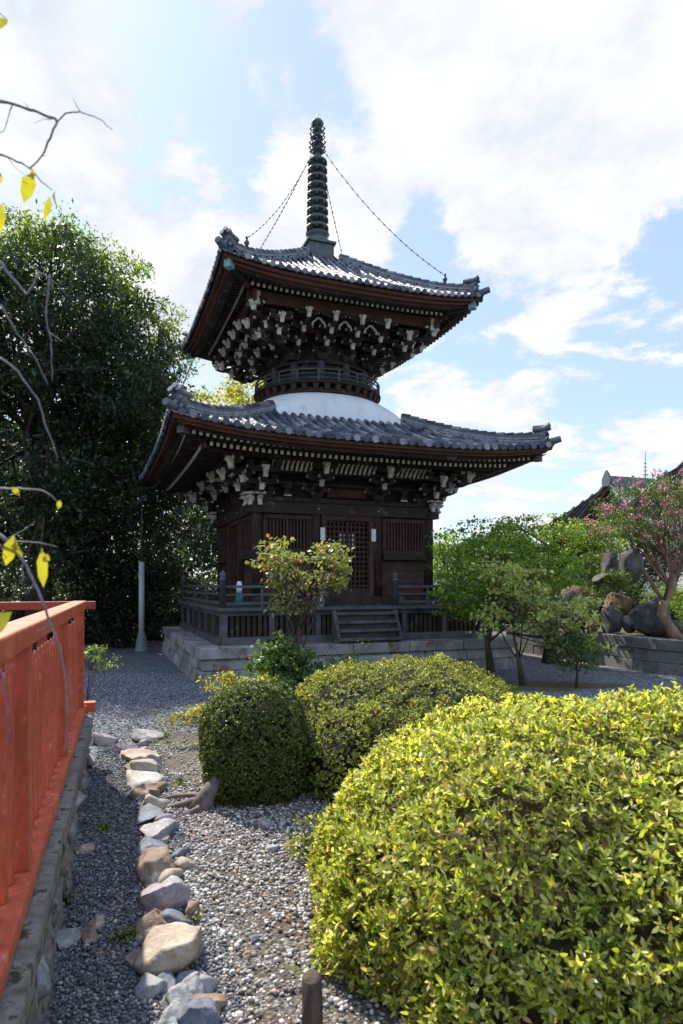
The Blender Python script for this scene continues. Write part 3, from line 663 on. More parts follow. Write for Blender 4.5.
# front steps
st = MB()
for i in range(4):
    y1 = -VR-.10-i*.085; z = 1.10-i*.145; st.box(-.58, .58, y1-.12, y1+.02, z-.05, z); st.box(-.57, .57, y1-.02, y1-.005, z-.145, z-.051)
for sg in (-1, 1): st.prism([(-VR-.09, .58), (-VR-.09, 1.13), (-VR-.17, 1.13), (-VR-.40, .70), (-VR-.40, .58)], sg*.59-.03, sg*.59+.03, lambda a, b, t: (t, a, b))
stairs = st.build('stairs', M['woodgrey'], pg, bevel=.004)
# stone base --------------------------------------------------------
sb = MB(); BB = 2.93
def course(k, z0, z1, a0, a1, wmin, wmax, mb, thick=.35, gap=.006):
    p = -a1 if k % 2 == 0 else -a1+thick
    end = a1 if k % 2 == 0 else a1-thick
    while p < end-.02:
        w = random.uniform(wmin, wmax); q = min(p+w, end)
        if end-q < .3: q = end
        j = random.uniform(-.008, .008)
        P = [side(k, p+gap, a0+j, z0), side(k, q-gap, a0+j, z0), side(k, q-gap, a0-thick, z0), side(k, p+gap, a0-thick, z0)]
        Q = [side(k, p+gap, a1+j, z1), side(k, q-gap, a1+j, z1), side(k, q-gap, a1-thick, z1), side(k, p+gap, a1-thick, z1)]
        mb.hexa(P+Q); p = q
for k in range(4):
    course(k, -.05, .20, BB+.10, BB+.05, .7, 1.2, sb); course(k, .208, .385, BB+.045, BB-.0, .7, 1.2, sb); course(k, .392, .57, BB+.05, BB+.05, 1.0, 1.7, sb, .42)
sb.box(-2.6, 2.6, -2.6, 2.6, 0, .562)
base = sb.build('stone_platform', M['granite'], pg, bevel=.012)
sb = MB(); sb.box(-.78, .78, -3.55, -3.25, 0, .17); sb.box(-.75, .75, -3.26, -2.99, 0, .36); sb.build('stone_step', M['granite'], pg, bevel=.012)
def pgw(x, y, z): return PC+UX*x+VX*y+Vector((0, 0, z))
# small things on the pagoda
for x, lb in ((-.50, 'white paper strip on the left door jamb of the pagoda'), (.50, 'white paper strip on the right door jamb of the pagoda')):
    c = MB(); c.box(-.045, .045, -.004, .004, 0, .24); o = c.build('paper_notice', M['paper']); o.location = pgw(x-(.02 if x < 0 else -.02), -CB-.104, 2.42); o.rotation_euler = (0, 0, YAW)
    tag(o, lb, 'paper notice', 'paper strips beside the door')
c = MB(); c.lathe([(.06, 0), (.075, .08), (.07, .2), (.05, .24)], seg=14, mi=0); c.lathe([(.052, .241), (.055, .36), (.04, .43), (.03, .45)], seg=14, mi=1)
o = c.build('jar', [M['teal'], M['paper']], smooth=True); o.location = pgw(-2.12, -1.95, 1.2); tag(o, 'small teal jar with white upper half on the veranda corner', 'jar')
c = MB(); c.lathe([(.05, 0), (.055, .02), (.045, .06), (.045, .40), (.03, .43)], seg=14)
o = c.build('canister', M['paper'], smooth=True); o.location = pgw(-.72, -VR+.12, 1.2); tag(o, 'tall white canister standing on the veranda left of the steps', 'canister')
# lightning conductor
pole = empty('conductor_pole', (-4.72, 15.6, 0), 0, 'thin grey metal conductor pole standing left of the pagoda', 'pole')
c = MB(); c.tube([(0, 0, .3), (0, 0, 2.12)], .065, 12); c.build('pipe', M['steel'], pole, True)
c = MB(); c.lathe([(.17, 0), (.16, .04), (.085, .42), (.07, .46)], seg=12); c.build('foot', M['greenmetal'], pole, True)
c = MB(); c.tube([(0, 0, 2.1), (.0, 0, 3.0), (.03, 0, 3.92)], .022, 8); c.build('cable', M['cable'], pole, True)
c = MB(); c.beam((.0, 0, 3.86), (.5, .15, 3.90), .03, .03); c.build('bracket_arm', M['cable'], pole)
# ================================================================== FENCE
fd = Vector((-.312, .950, 0)).normalized(); fl = Vector((-fd.y, fd.x, 0)); FE = Vector((-2.30, 5.8, 0))
def fp(s, l, z): return FE - fd*s + fl*l + Vector((0, 0, z))     # s towards camera, l to the left
fen = empty('vermilion_fence', FE, 0, 'vermilion painted timber fence with flat top rail running along the gravel path', 'fence')
def fbeam(name, a, b, w, h, m, par, root=None, bev=.004, up=Vector((0, 0, 1))):
    c = MB(); r0 = root if root is not None else FE; c.beam(Vector(a)-r0, Vector(b)-r0, w, h, up=up); return c.build(name, m, par, bevel=bev)
FLEN = 5.6
fbeam('top_rail', fp(-.02, 0, 1.415), fp(FLEN, 0, 1.415), .115, .075, M['vermilion'], fen, bev=.008)
fbeam('bottom_rail', fp(0, .0, .50), fp(FLEN, .0, .50), .115, .07, M['vermilion'], fen, bev=.006)
for i in range(4): 
    s = .05+i*1.72; fbeam('post', fp(s, 0, .535), fp(s, 0, 1.377), .08, .10, M['vermilion'], fen, up=fd)
    if i < 3:
        n = 11
        for j in range(n):
            ss = s+.13+(1.72-.26)*j/(n-1); c = MB(); hw = .030
            f = lambda q, z, t: tuple(fp(ss+q, .02+t, z)-FE)
            c.prism([(-hw, .536), (hw, .536), (hw, 1.25), (.0, 1.285), (-hw, 1.25)], -.020, .016, f); c.build('slat', M['vermilion'], fen, bevel=.003)
fbeam('mid_rail', fp(.1, .062, 1.13), fp(FLEN, .062, 1.13), .04, .06, M['vermdark'], fen)
fen2 = empty('vermilion_fence', FE, 0, 'far vermilion cross fence running left behind the path-side fence', 'fence')
fbeam('top_rail', fp(-.09, -.13, 1.41), fp(-.09, 3.6, 1.41), .07, .07, M['vermdark'], fen2)
fbeam('bottom_rail', fp(-.11, -.13, .50), fp(-.11, 3.6, .50), .10, .09, M['vermilion'], fen2)
for i in range(3): fbeam('post', fp(-.09, .9+i*1.2, .55), fp(-.09, .9+i*1.2, 1.375), .08, .08, M['vermdark'], fen2, up=fd)
for j in range(22):
    c = MB(); f = lambda q, z, t: tuple(fp(-.09+t, .15+j*.16+q, z)-FE); c.prism([(-.04, .548), (.04, .548), (.04, 1.25), (-.04, 1.25)], -.01, .01, f); c.build('slat', M['vermdark'], fen2)
# wall under fence
wal = empty('retaining_wall', FE, 0, 'low rough mossy stone and concrete wall carrying the vermilion fence', 'wall')
def grid_wall(s0, s1, l0, l1, z0, z1, seed, amp, m, name, du=.035):
    """closed box with roughened surface"""
    import bmesh
    bm = bmesh.new(); bmesh.ops.create_cube(bm, size=1.0)
    L_ = s1-s0; nx = max(2, int(L_/du))
    ed = [e for e in bm.edges if abs((e.verts[0].co-e.verts[1].co).x) > .5]; bmesh.ops.subdivide_edges(bm, edges=ed, cuts=min(nx, 160), use_grid_fill=True)
    ed = [e for e in bm.edges if abs((e.verts[0].co-e.verts[1].co).z) > .5]; bmesh.ops.subdivide_edges(bm, edges=ed, cuts=max(1, int((z1-z0)/du)), use_grid_fill=True)
    ed = [e for e in bm.edges if abs((e.verts[0].co-e.verts[1].co).y) > .5]; bmesh.ops.subdivide_edges(bm, edges=ed, cuts=4, use_grid_fill=True)
    V = np.array([v.co[:] for v in bm.verts]); n = np.array([v.normal[:] for v in bm.verts]); bm.normal_update(); n = np.array([v.normal[:] for v in bm.verts])
    W = np.stack([s0+(V[:, 0]+.5)*(s1-s0), l0+(V[:, 1]+.5)*(l1-l0), z0+(V[:, 2]+.5)*(z1-z0)], 1)
    dsp = amp*(snoise(W, 2.2, seed)+.4*snoise(W, 9, seed+2)); W += n*dsp[:, None]
    for v, w in zip(bm.verts, W): p = fp(w[0], w[1], w[2])-FE; v.co = p
    me = bpy.data.meshes.new(name); bm.to_mesh(me); bm.free(); me.materials.append(m); me.polygons.foreach_set('use_smooth', [True]*len(me.polygons))
    o = bpy.data.objects.new(name, me); COL.objects.link(o); o.parent = wal; return o
s = -.05; i = 0
while s < 5.5:
    ln = random.uniform(.85, 1.3); grid_wall(s+.006, s+ln-.006, -.115+random.uniform(-.012, .012), .16, .335, .455, 40+i, .007, M['concrete'], 'coping_stone', .03); s += ln; i += 1
grid_wall(-.03, 5.6, -.075, .15, -.05, .335, 77, .03, M['concrete'], 'wall_core', .035)
for i in range(30):   # rubble stones of the face
    s = -.0+i*.19+random.uniform(-.03, .03); z = random.choice((.08, .24, .16))
    rock('rubble_stone', fp(s, -.05, z)-FE, (random.uniform(.16, .26), random.uniform(.1, .16), random.uniform(.14, .22)), 200+i, random.choice((M['concrete'], RK['grey'], M['wallstone'])), rz=math.atan2(fd.y, fd.x), rough=.2, parent=wal, sub=ICO3)
# ================================================================== GROUND
def gravel_mat(name, c_lo, c_mid, c_hi, scale, dirt, dfrac, moss=None, mfrac=.62):
    m, nt, b, o = mat(name); v = coords(nt)
    vo = N(nt, 'ShaderNodeTexVoronoi'); vo.inputs['Scale'].default_value = scale; nt.links.new(v, vo.inputs['Vector'])
    sep = N(nt, 'ShaderNodeSeparateColor'); nt.links.new(vo.outputs['Color'], sep.inputs[0])
    c = ramp(nt, sep.outputs[0], [(0, c_lo), (.55, c_mid), (1, c_hi)])
    c = mixc(nt, .8, c, ramp(nt, vo.outputs['Distance'], [(.15, (1.0,)*3), (.75, (.30,)*3)]), 'MULTIPLY')
    n1 = noise(nt, v, 1.1, 7, .65); f = ramp(nt, n1, [(dfrac, (0,)*3), (dfrac+.14, (1,)*3)])
    fine = noise(nt, v, 60, 4, .8); dc = mixc(nt, fine, tuple(x*.5 for x in dirt), tuple(x*1.3 for x in dirt))
    c = mixc(nt, f, c, dc)
    n4 = noise(nt, v, .35, 3, .5); c = mixc(nt, .6, c, ramp(nt, n4, [(.3, (.72,)*3), (.7, (1.1,)*3)]), 'MULTIPLY')
    if moss:
        n3 = noise(nt, v, 1.7, 6, .7); f2 = ramp(nt, n3, [(mfrac, (0,)*3), (mfrac+.1, (1,)*3)])
        c = mixc(nt, f2, c, mixc(nt, fine, tuple(x*.5 for x in moss), tuple(x*1.5 for x in moss)))
    nt.links.new(c, b.inputs['Base Color']); b.inputs['Roughness'].default_value = .9; b.inputs['Specular IOR Level'].default_value = .25
    inv = ramp(nt, vo.outputs['Distance'], [(0, (1,)*3), (.7, (0,)*3)]); bump(nt, b, mixc(nt, .25, inv, fine), .9, .02); return m
M['gravel'] = gravel_mat('blue grey gravel', (.06, .063, .07), (.15, .155, .17), (.36, .365, .38), 42, (.14, .125, .11), .60)
M['bed'] = gravel_mat('garden soil with gravel', (.08, .065, .052), (.15, .125, .105), (.36, .34, .32), 50, (.085, .058, .036), .44, (.075, .085, .022), .55)
def sheet(name, pts, z, m, sub=1):
    c = MB(); c.add([(x, y, z) for x, y in pts], [tuple(range(len(pts)))]); return c.build(name, m)
g = sheet('ground', [(900*math.cos(2*PI*i/48), 900*math.sin(2*PI*i/48)) for i in range(48)], 0, M['gravel']); tag(g, kind='structure')
RS = Vector((-.50, 2.45, 0)); RE = Vector((-2.13, 7.05, 0))   # stone row
bedpts = [(-.35, 1.0), (-.50, 2.45), (-1.0, 3.86), (-2.0, 6.75), (-1.85, 7.15), (-1.2, 6.9), (-.6, 7.6), (.6, 8.6), (2.2, 9.3), (3.2, 8.4), (4.5, 6.5), (7, 5), (7, 1)]
b = sheet('garden_bed', bedpts, .004, M['bed']); tag(b, kind='structure')
mp = []
for i in range(26):
    t = 2*PI*i/26; r_ = 1+.22*math.sin(3*t+1)+.12*math.sin(7*t); mp.append((3.3+1.1*r_*math.cos(t), 10.4+.45*r_*math.sin(t)))
M['moss'] = rocky('moss and bare soil', [(.35, (.04, .045, .018)), (.5, (.10, .09, .03)), (.7, (.085, .06, .04))], 4, .95, .8, .02, 70)
b = sheet('moss_patch', mp, .006, M['moss']); tag(b, kind='structure')
# loose pebbles (real stones)
def pebbles(name, n, sampler, smin, smax, m, seed):
    r = np.random.default_rng(seed); P = sampler(r, n); n = len(P); V, T = ICO1
    sz = (smin+(smax-smin)*r.random(n)**2)[:, None]*np.stack([np.ones(n), .6+.35*r.random(n), .45+.3*r.random(n)], 1)
    an = r.random(n)*2*PI; ca, sa = np.cos(an), np.sin(an)
    W = V[None]*(1+.22*r.normal(size=(n, len(V), 1)).clip(-1.2, 1.2)); W = W*sz[:, None, :]*.5
    tl = r.normal(size=n)*.35; W = np.stack([W[..., 0], W[..., 1]*np.cos(tl)[:, None]-W[..., 2]*np.sin(tl)[:, None], W[..., 1]*np.sin(tl)[:, None]+W[..., 2]*np.cos(tl)[:, None]], -1)
    X = W[..., 0]*ca[:, None]-W[..., 1]*sa[:, None]; Y = W[..., 0]*sa[:, None]+W[..., 1]*ca[:, None]
    Z = W[..., 2]+sz[:, 2:3]*.28+(r.random(n)**2)[:, None]*.012
    A = np.stack([X+P[:, 0:1], Y+P[:, 1:2], Z], -1).reshape(-1, 3)
    o = npmesh(name, A, (T[None]+np.arange(n)[:, None, None]*len(V)).reshape(-1, 3), m, None, True); tag(o, kind='stuff'); return o
def pebmat(name, stops):
    m, nt, b, o = mat(name); g = N(nt, 'ShaderNodeNewGeometry'); c = ramp(nt, g.outputs['Random Per Island'], stops)
    n = noise(nt, coords(nt), 70, 3, .6); c = mixc(nt, .5, c, ramp(nt, n, [(.3, (.6,)*3), (.7, (1.1,)*3)]), 'MULTIPLY')
    nt.links.new(c, b.inputs['Base Color']); b.inputs['Roughness'].default_value = .8; b.inputs['Specular IOR Level'].default_value = .3; return m
PM1 = pebmat('path pebbles', [(0, (.045, .045, .05)), (.5, (.11, .11, .12)), (.85, (.20, .20, .205)), (.97, (.34, .335, .33)), (1, (.26, .19, .13))])
PM2 = pebmat('bed pebbles', [(0, (.08, .068, .06)), (.35, (.20, .18, .165)), (.7, (.34, .32, .305)), (.88, (.50, .48, .46)), (.97, (.62, .61, .60)), (1, (.30, .17, .11))])
def rowx(y): return RS.x+(y-RS.y)*(RE.x-RS.x)/(RE.y-RS.y)
def wallx(y): return -2.30+.13+(5.8-y)*.3284
def samp_path(r, n):
    y = 2.0+(1-r.random(n)**.55)*5.0; lo = wallx(y); hi = rowx(y)-.0; x = lo+(hi-lo+.15)*r.random(n); k = (y < 5.9) | (x > -3.2)
    return np.stack([x, y], 1)[k]
def samp_bed(r, n):
    y = 2.0+(1-r.random(n)**.6)*4.8; x = rowx(y)+.05+(1.9)*r.random(n)**1.25
    P = np.stack([x, y], 1); d = snoise(np.c_[P, np.zeros(n)], .55, 5); d2 = snoise(np.c_[P, np.zeros(n)], 2.5, 15)
    edge = (x-rowx(y)); keep = (d+.5*d2-.5*np.exp(-edge*6) > -.22-0.1*(y > 3.2)+0-.55*np.clip((3.15-y)/.4, 0, 1)-.25*np.exp(-((y-4.3)/.5)**2-((edge-.25)/.3)**2)) | (r.random(n) < .13)
    keep &= (y > 3.15+.3*d2) | (r.random(n) < .30)
    return P[keep]
pebbles('path_gravel', 26000, samp_path, .009, .024, PM1, 3)
pebbles('bed_gravel', 30000, samp_bed, .011, .032, PM2, 4)
def samp_far(r, n):
    y = 6.8+r.random(n)**.8*5.0; x = -.28*y-.4+(r.random(n)*2.3-.9); return np.stack([x, y], 1)
pebbles('yard_gravel', 22000, samp_far, .012, .028, pebmat('yard pebbles', [(0, (.06, .063, .07)), (.5, (.14, .145, .16)), (.9, (.30, .305, .32)), (1, (.45, .45, .46))]), 6)
# edging stones ------------------------------------------------------
ES = [  # px, py(centre of visible stone), w(px), h(px), material, label, rz, flat
 (143, 737, 32, 15, 'pale', 'flat pale mauve topped stone at the far end of the edging row', .1),
 (124, 746, 24, 12, 'purple', 'dark mauve stone beside the far end of the edging row', .4),
 (104, 741, 24, 12, 'purple', 'low dark stone in the gravel between fence end and edging row', .2),
 (91, 742, 11, 8, 'pale', 'small white stone at the end of the fence wall', .2),
 (138, 757, 30, 12, 'tan', 'thin long tan stone, second course from the far end of the row', .45),
 (141, 768, 32, 14, 'tan', 'flat buff stone with a leaning edge just below the far slabs', .45),
 (143, 780, 32, 14, 'pale', 'broad buff slab under the leaning flat stones of the row', .5),
 (147, 791, 27, 12, 'rust', 'rusty tan slab above the small round stones of the row', .45),
 (150, 803, 20, 13, 'tan', 'small tan wedge stone midway along the shaded edge', .5),
 (147, 815, 28, 12, 'blue', 'dark low slab at the edge of the fence shadow', .3),
 (158, 829, 28, 25, 'grey', 'squarish light grey stone standing upright in the row', .2),
 (150, 847, 26, 10, 'blue', 'low blue black stone between grey and rusty stones', .2),
 (155, 869, 44, 38, 'rust', 'large rusty brown stone with a tan top', .35),
 (160, 899, 48, 36, 'purple', 'large mauve grey stone above the rust flanked stone', .2),
 (152, 925, 46, 30, 'rust', 'brown flanked stone with a white patch leaning on the big tan one', -.3),
 (171, 951, 66, 48, 'tan', 'biggest smooth tan boulder of the edging row', .5),
 (132, 961, 14, 16, 'rust', 'small reddish stone left of the biggest tan boulder', .2),
 (176, 966, 20, 18, 'rust', 'small pinkish stone tucked under the biggest tan boulder', .9),
 (166, 981, 22, 26, 'blue', 'smooth rounded dark blue stone below the tan boulder', .1),
 (150, 990, 30, 20, 'grey', 'pale grey stone left of the rounded blue stone', .1),
 (191, 988, 30, 34, 'grey', 'rough light grey stone right of the rounded blue stone', .4),
 (179, 1004, 36, 18, 'grey', 'wedge shaped grey stone in front of the blue stone', .6),
 (171, 1019, 26, 24, 'grey', 'pale rounded grey stone at the near end of the row', .3),
 (202, 1016, 36, 26, 'blue', 'split dark grey slab at the near right end of the row', .3),
 (66, 942, 18, 14, 'grey', 'lone mossy stone at the foot of the fence wall', .3),
 (90, 938, 16, 8, 'rust', 'small rust stone lying in the shaded gravel path', .3),
 (97, 926, 14, 8, 'tan', 'small yellow stone lying in the shaded gravel path', .3),
 (84, 850, 15, 7, 'tan', 'small beige stone in the path by the wall', .3),
]
for i, (px, py, w, h, mk, lb, rz) in enumerate(ES):
    g0 = gr(px, py+h*.28); Y = g0.y; sx = w/F*Y*1.10; k = (EYE/math.hypot(EYE, Y)); hz = max(.05, h/F*Y*1.0)
    sy = min(max(sx*.95, .10), .34); sz = sx*.85 if py > 860 else max(.07, min(hz*1.2, sx*.75))
    loc = g0+Vector((0, sy*.10, sz*.14))
    q_ = .98 if w > 40 else 1.22
    o = rock('edging_stone', loc, (sx*q_, sy*q_*(1.5 if 3 < i < 12 else 1.0), sz*q_), 900+i*3, RK[mk], rz=rz+random.uniform(-.2, .2), rough=.15, angular=14, cut=.54, sq=3.6, tilt=(random.uniform(-.12, .12), random.uniform(-.2, .2)))
    tag(o, lb, 'stone', 'edging stones along the gravel path')
rr_ = random.Random(5)
for i in range(26):    # small half-sunk stones closing the row
    t = (i+.5)/26; p = RS.lerp(RE, t**1.15)+Vector((rr_.uniform(-.10, .08), 0, .012)); s_ = rr_.uniform(.09, .17)
    o = rock('edging_stone', p, (s_*1.2, s_*.9, s_*.8), 1700+i, RK[rr_.choice(('grey', 'tan', 'purple', 'blue', 'rust'))], rz=rr_.uniform(0, 3), rough=.13, angular=11, cut=.55, sq=3.2, sub=ICO3)
    tag(o, 'small half sunk filler stone wedged between the larger edging stones', 'stone', 'small filler stones of the edging row')
BS = [(263, 827, 22, 15, 'purple', 'dark mauve stone at the foot of the dark clipped bush'), (283, 826, 13, 10, 'grey', 'small grey stone right of the dark mauve stone under the bush'),
      (273, 851, 18, 9, 'grey', 'flat grey stone in the pale gravel below the bushes'), (254, 942, 13, 8, 'blue', 'small blue grey stone in the mossy near gravel'),
      (265, 880, 9, 7, 'rust', 'tiny brown stone in the middle of the pale gravel')]
for i, (px, py, w, h, mk, lb) in enumerate(BS):
    g0 = gr(px, py); sx = w/F*g0.y; o = rock('garden_stone', g0+Vector((0, 0, sx*.15)), (sx, sx*.8, sx*.6), 1400+i, RK[mk], rz=i, sub=ICO3); tag(o, lb, 'stone', 'loose stones in the garden bed')
# cut stump / post bottom centre
g0 = gr(306, 1032); c = MB(); c.tube([(0, 0, -.05), (.003, 0, .08), (0, .004, .19), (0, 0, .20)], [.040, .038, .036, .028], 14)
o = c.build('stump', M['bark'], smooth=True); o.location = g0+Vector((.02, 0, 0)); tag(o, 'short dark cut wooden stump at the foot of the big bright bush', 'stump')
# ================================================================== BUSHES
def ellip_surface(r, n, c, s, zmin=-.02, pw=2.5):
    d = unit(r.normal(size=(n*2, 3))); d = d[d[:, 2] > -.7][:n]
    q = (np.abs(d)**pw).sum(1)**(-1/pw); P = d*q[:, None]*np.array(s)
    nrm = unit(np.sign(P)*np.abs(P/np.array(s))**(pw-1)/np.array(s)); return P+np.array(c), nrm
def clipped_bush(name, loc, lobes, nshoot, ll, lw, m, label, cat='bush', per=6, depth=.06, seed=1, lump=.04, pw=2.5, core=(.04, .03, .018), group=None, cull=True):
    """lobes: list of (centre, semi-axes). shoots with leaf whorls spread through the outer shell"""
    r = np.random.default_rng(seed); root = empty(name, loc, 0, label, cat, group)
    Ps, Ns = [], []
    tot = sum(s[0]*s[1]+s[0]*s[2] for c, s in lobes)
    for c, s in lobes:
        n = int(nshoot*(s[0]*s[1]+s[0]*s[2])/tot); P, Nn = ellip_surface(r, n, c, s, pw=pw)
        P = P+Nn*(lump*1.3*snoise(P, 1.1, seed)+lump*.6*snoise(P, 4, seed+9)-depth*r.random(len(P))**1.3)[:, None]
        keep = P[:, 2] > .02
        for c2, s2 in lobes:
            if c2 is c: continue
            keep &= ((np.abs((P-np.array(c2))/(np.array(s2)*.93))**pw).sum(1) > 1)
        if cull:   # density only where it can be seen from roughly this side
            W = P+np.array(loc); vd = unit(np.array([0, 0, EYE])-W); keep &= ((vd*Nn).sum(1) > -.45)
        Ps.append(P[keep]); Ns.append(Nn[keep])
    P = np.concatenate(Ps); Nn = np.concatenate(Ns)
    n = len(P); ax = unit(Nn+r.normal(size=(n, 3))*.45+np.array([0, 0, .35]))
    A, D, U, LL = [], [], [], []
    for k in range(per):
        t = 2*PI*k/per+r.random(n)*1.2; o1 = unit(np.cross(ax, np.tile([.3, .5, .8], (n, 1)))); o2 = np.cross(ax, o1)
        el = .45+.65*r.random(n); d = ax*np.sin(el)[:, None]+(o1*np.cos(t)[:, None]+o2*np.sin(t)[:, None])*np.cos(el)[:, None]
        A.append(P+ax*(k*.12*ll*r.random(n))[:, None]); D.append(d); U.append(ax+r.normal(size=(n, 3))*.25); LL.append(ll*(.45+.85*r.random(n)))
    A = np.concatenate(A); D = np.concatenate(D); U = np.concatenate(U); LL = np.concatenate(LL)
    V, T = leaves(A, D, U, LL, LL*lw/ll); npmesh('foliage', V, T, m, root)
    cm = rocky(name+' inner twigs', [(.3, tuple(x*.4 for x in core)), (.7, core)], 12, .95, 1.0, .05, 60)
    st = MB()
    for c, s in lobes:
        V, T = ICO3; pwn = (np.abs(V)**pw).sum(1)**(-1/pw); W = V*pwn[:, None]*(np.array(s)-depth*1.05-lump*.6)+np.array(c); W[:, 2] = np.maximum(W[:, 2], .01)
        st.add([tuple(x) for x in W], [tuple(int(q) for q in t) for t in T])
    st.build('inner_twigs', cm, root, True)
    # twigs poking through shell
    tw = MB(); idx = r.choice(len(P), min(400, len(P)), replace=False)
    for i in idx:
        p = P[i]; q = p-Nn[i]*(depth+.05); tw.tube([q, (p+q)/2+r.normal(size=3)*.01, p+Nn[i]*.01], [.0035, .003, .0018], 4)
    if nshoot > 16000: tw.build('twigs', M['bark'], root)['kind'] = 'stuff'
    return root
clipped_bush('azalea_bush', (1.52, 3.15, 0), [((0, 0, .12), (1.62, 1.22, .90))], 36000, .035, .0120, L['azalea'], 'large bright yellow-green clipped azalea mound filling the near right corner', per=6, depth=.10, seed=3, lump=.055, pw=2.35, core=(.09, .065, .03))
clipped_bush('boxwood_bush', (-.66, 5.02, 0), [((0, 0, .34), (.40, .38, .48))], 11000, .019, .0095, L['box'], 'small dark green clipped bush, boxy, beside the pale gravel', per=6, depth=.05, seed=4, lump=.035, pw=2.8, core=(.02, .028, .012))
clipped_bush('azalea_bush', (.52, 5.75, 0), [((.05, 0, .12), (1.12, .95, .80)), ((-.46, -.66, .12), (.36, .40, .50)), ((-.1, -.75, .05), (.45, .35, .50))], 24000, .023, .011, L['mound'], 'olive green rounded azalea mound between dark boxy bush and bright bush', per=6, depth=.06, seed=5, lump=.06, core=(.028, .03, .014))
clipped_bush('azalea_bush', (1.35, 6.7, 0), [((0, 0, .08), (.55, .5, .55))], 4000, .024, .012, L['mound'], 'low olive shrub partly hidden behind the rounded azalea mound', per=5, depth=.06, seed=6, lump=.05)
# ================================================================== TREES
def sph(r, n): return unit(r.normal(size=(n, 3)))*(r.random(n)**.4)[:, None]
def tree(name, loc, label, cat, trunk, rad, blobs, nclump, nleaf, csize, ll, lw, m, bark, seed, limbs=14, flat=.6, flat_leaf=.7, group=None, shell=.55, extra=None, quad=True, hang=0.0):
    """trunk path (local), blobs=(centre, semi-axes); clumps of leaf faces gathered at branch ends"""
    r = np.random.default_rng(seed); root = empty(name, loc, 0, label, cat, group)
    vol = np.array([s[0]*s[1]*s[2] for c, s in blobs])**.75; cnt = (nclump*vol/vol.sum()).astype(int)+1
    C = []
    for (c, s), k in zip(blobs, cnt):
        d = unit(r.normal(size=(k, 3))); rr = shell+(1-shell)*r.random(k)**.6; rr *= 1+.26*snoise(d*2, .6, seed+3)
        C.append(np.array(c)+d*rr[:, None]*np.array(s))
    C = np.concatenate(C); n = len(C)
    cs = csize*(.55+.8*r.random(n)); k = nleaf
    off = unit(r.normal(size=(n, k, 3)).reshape(-1, 3)).reshape(n, k, 3)*(r.random((n, k, 1))**.5)*cs[:, None, None]*np.array([1, 1, flat])
    off[..., 2] -= hang*np.linalg.norm(off[..., :2], axis=2)**1.5
    P = (C[:, None]+off).reshape(-1, 3); nn = len(P)
    D = unit(off.reshape(-1, 3)*.6/csize+r.normal(size=(nn, 3))*.6+np.array([0, 0, -.15])); U = unit(r.normal(size=(nn, 3))*(1-flat_leaf)*1.6+np.array([0, 0, 1])*flat_leaf)
    LL = ll*(.55+.7*r.random(nn)); fn = quads if quad else leaves
    V, T = fn(P, D, U, LL, LL*lw/ll); npmesh('crown', V, T, m, root)
    tb = MB(); tp = [Vector(p) for p in trunk]; nT = len(tp); tb.tube(tp, [rad*(1-.75*i/(nT-1))*(1.35 if i == 0 else 1) for i in range(nT)], 10)
    idx = r.choice(n, min(limbs, n), replace=False)
    for i in idx:
        e = Vector(C[i]); j = min(nT-1, max(1, int(nT*r.uniform(.4, 1)))); b0 = tp[j]
        mid = b0.lerp(e, .5)+Vector(r.normal(size=3)*.08*(e-b0).length)+Vector((0, 0, .04*(e-b0).length)); r0 = max(rad*.42*(1-.55*j/nT), .004)
        tb.tube([b0, b0.lerp(mid, .55)+Vector(r.normal(size=3)*.02), mid, mid.lerp(e, .5)+Vector(r.normal(size=3)*.03*(e-b0).length), e], [r0, r0*.75, r0*.55, r0*.38, r0*.2], 6)
        for q in range(2):
            i2 = int(np.argmin(np.linalg.norm(C-C[i]+r.normal(size=3)*csize*1.5, axis=1))); e2 = Vector(C[i2])
            if (e2-mid).length < (e-b0).length*1.2: tb.tube([mid, mid.lerp(e2, .5)+Vector((0, 0, .02)), e2], [r0*.4, r0*.28, r0*.12], 5)
    tb.build('trunk', bark, root, True)
    if extra: extra(root, C, r)
    return root
# left grove of evergreens
tree('evergreen_tree', (-7.25, 15.8, 0), 'tall dark evergreen at the far left with sunlit feathery top', 'tree', [(0, 0, 0), (.1, 0, 2.5), (.0, .1, 5), (.2, 0, 7.2)], .26,
     [((0, 0, 4.6), (2.5, 2.2, 3.2)), ((.3, -.3, 7.7), (2.1, 1.9, 1.8)), ((2.0, -.4, 6.6), (1.25, 1.3, 1.25)), ((-1.4, 0, 7.6), (1.6, 1.5, 1.8)), ((1.2, -.2, 3.6), (1.3, 1.4, 1.8))], 900, 46, .42, .15, .06, L['ever'], M['bark'], 21, 40)
tree('evergreen_tree', (-5.6, 17.2, 0), 'broad dark evergreen just left of the pagoda with a ragged pale green edge', 'tree', [(0, 0, 0), (-.1, 0, 2.4), (.1, .1, 4.8), (.1, 0, 6.4)], .11,
     [((-.05, 0, 3.9), (1.75, 1.7, 3.5)), ((-.35, -.2, 6.7), (1.25, 1.3, 1.6)), ((.2, .1, 1.3), (1.4, .8, 1.2))], 720, 46, .4, .15, .06, L['ever'], M['bark'], 22, 34)
tree('broadleaf_tree', (-5.5, 19.0, 0), 'light green leafy tree top showing between evergreens and pagoda', 'tree', [(0, 0, 0), (0, 0, 4), (.3, 0, 9)], .2,
     [((0, 0, 9.0), (.9, .9, .9)), ((.55, 0, 7.9), (.75, .8, .8)), ((.7, 0, 6.7), (.7, .7, .7)), ((-.7, 0, 9.4), (.9, .8, .8)), ((.3, 0, 5.4), (.8, .8, 1.0))], 210, 36, .36, .13, .05, L['lite'], M['bark'], 23, 26, shell=.3)
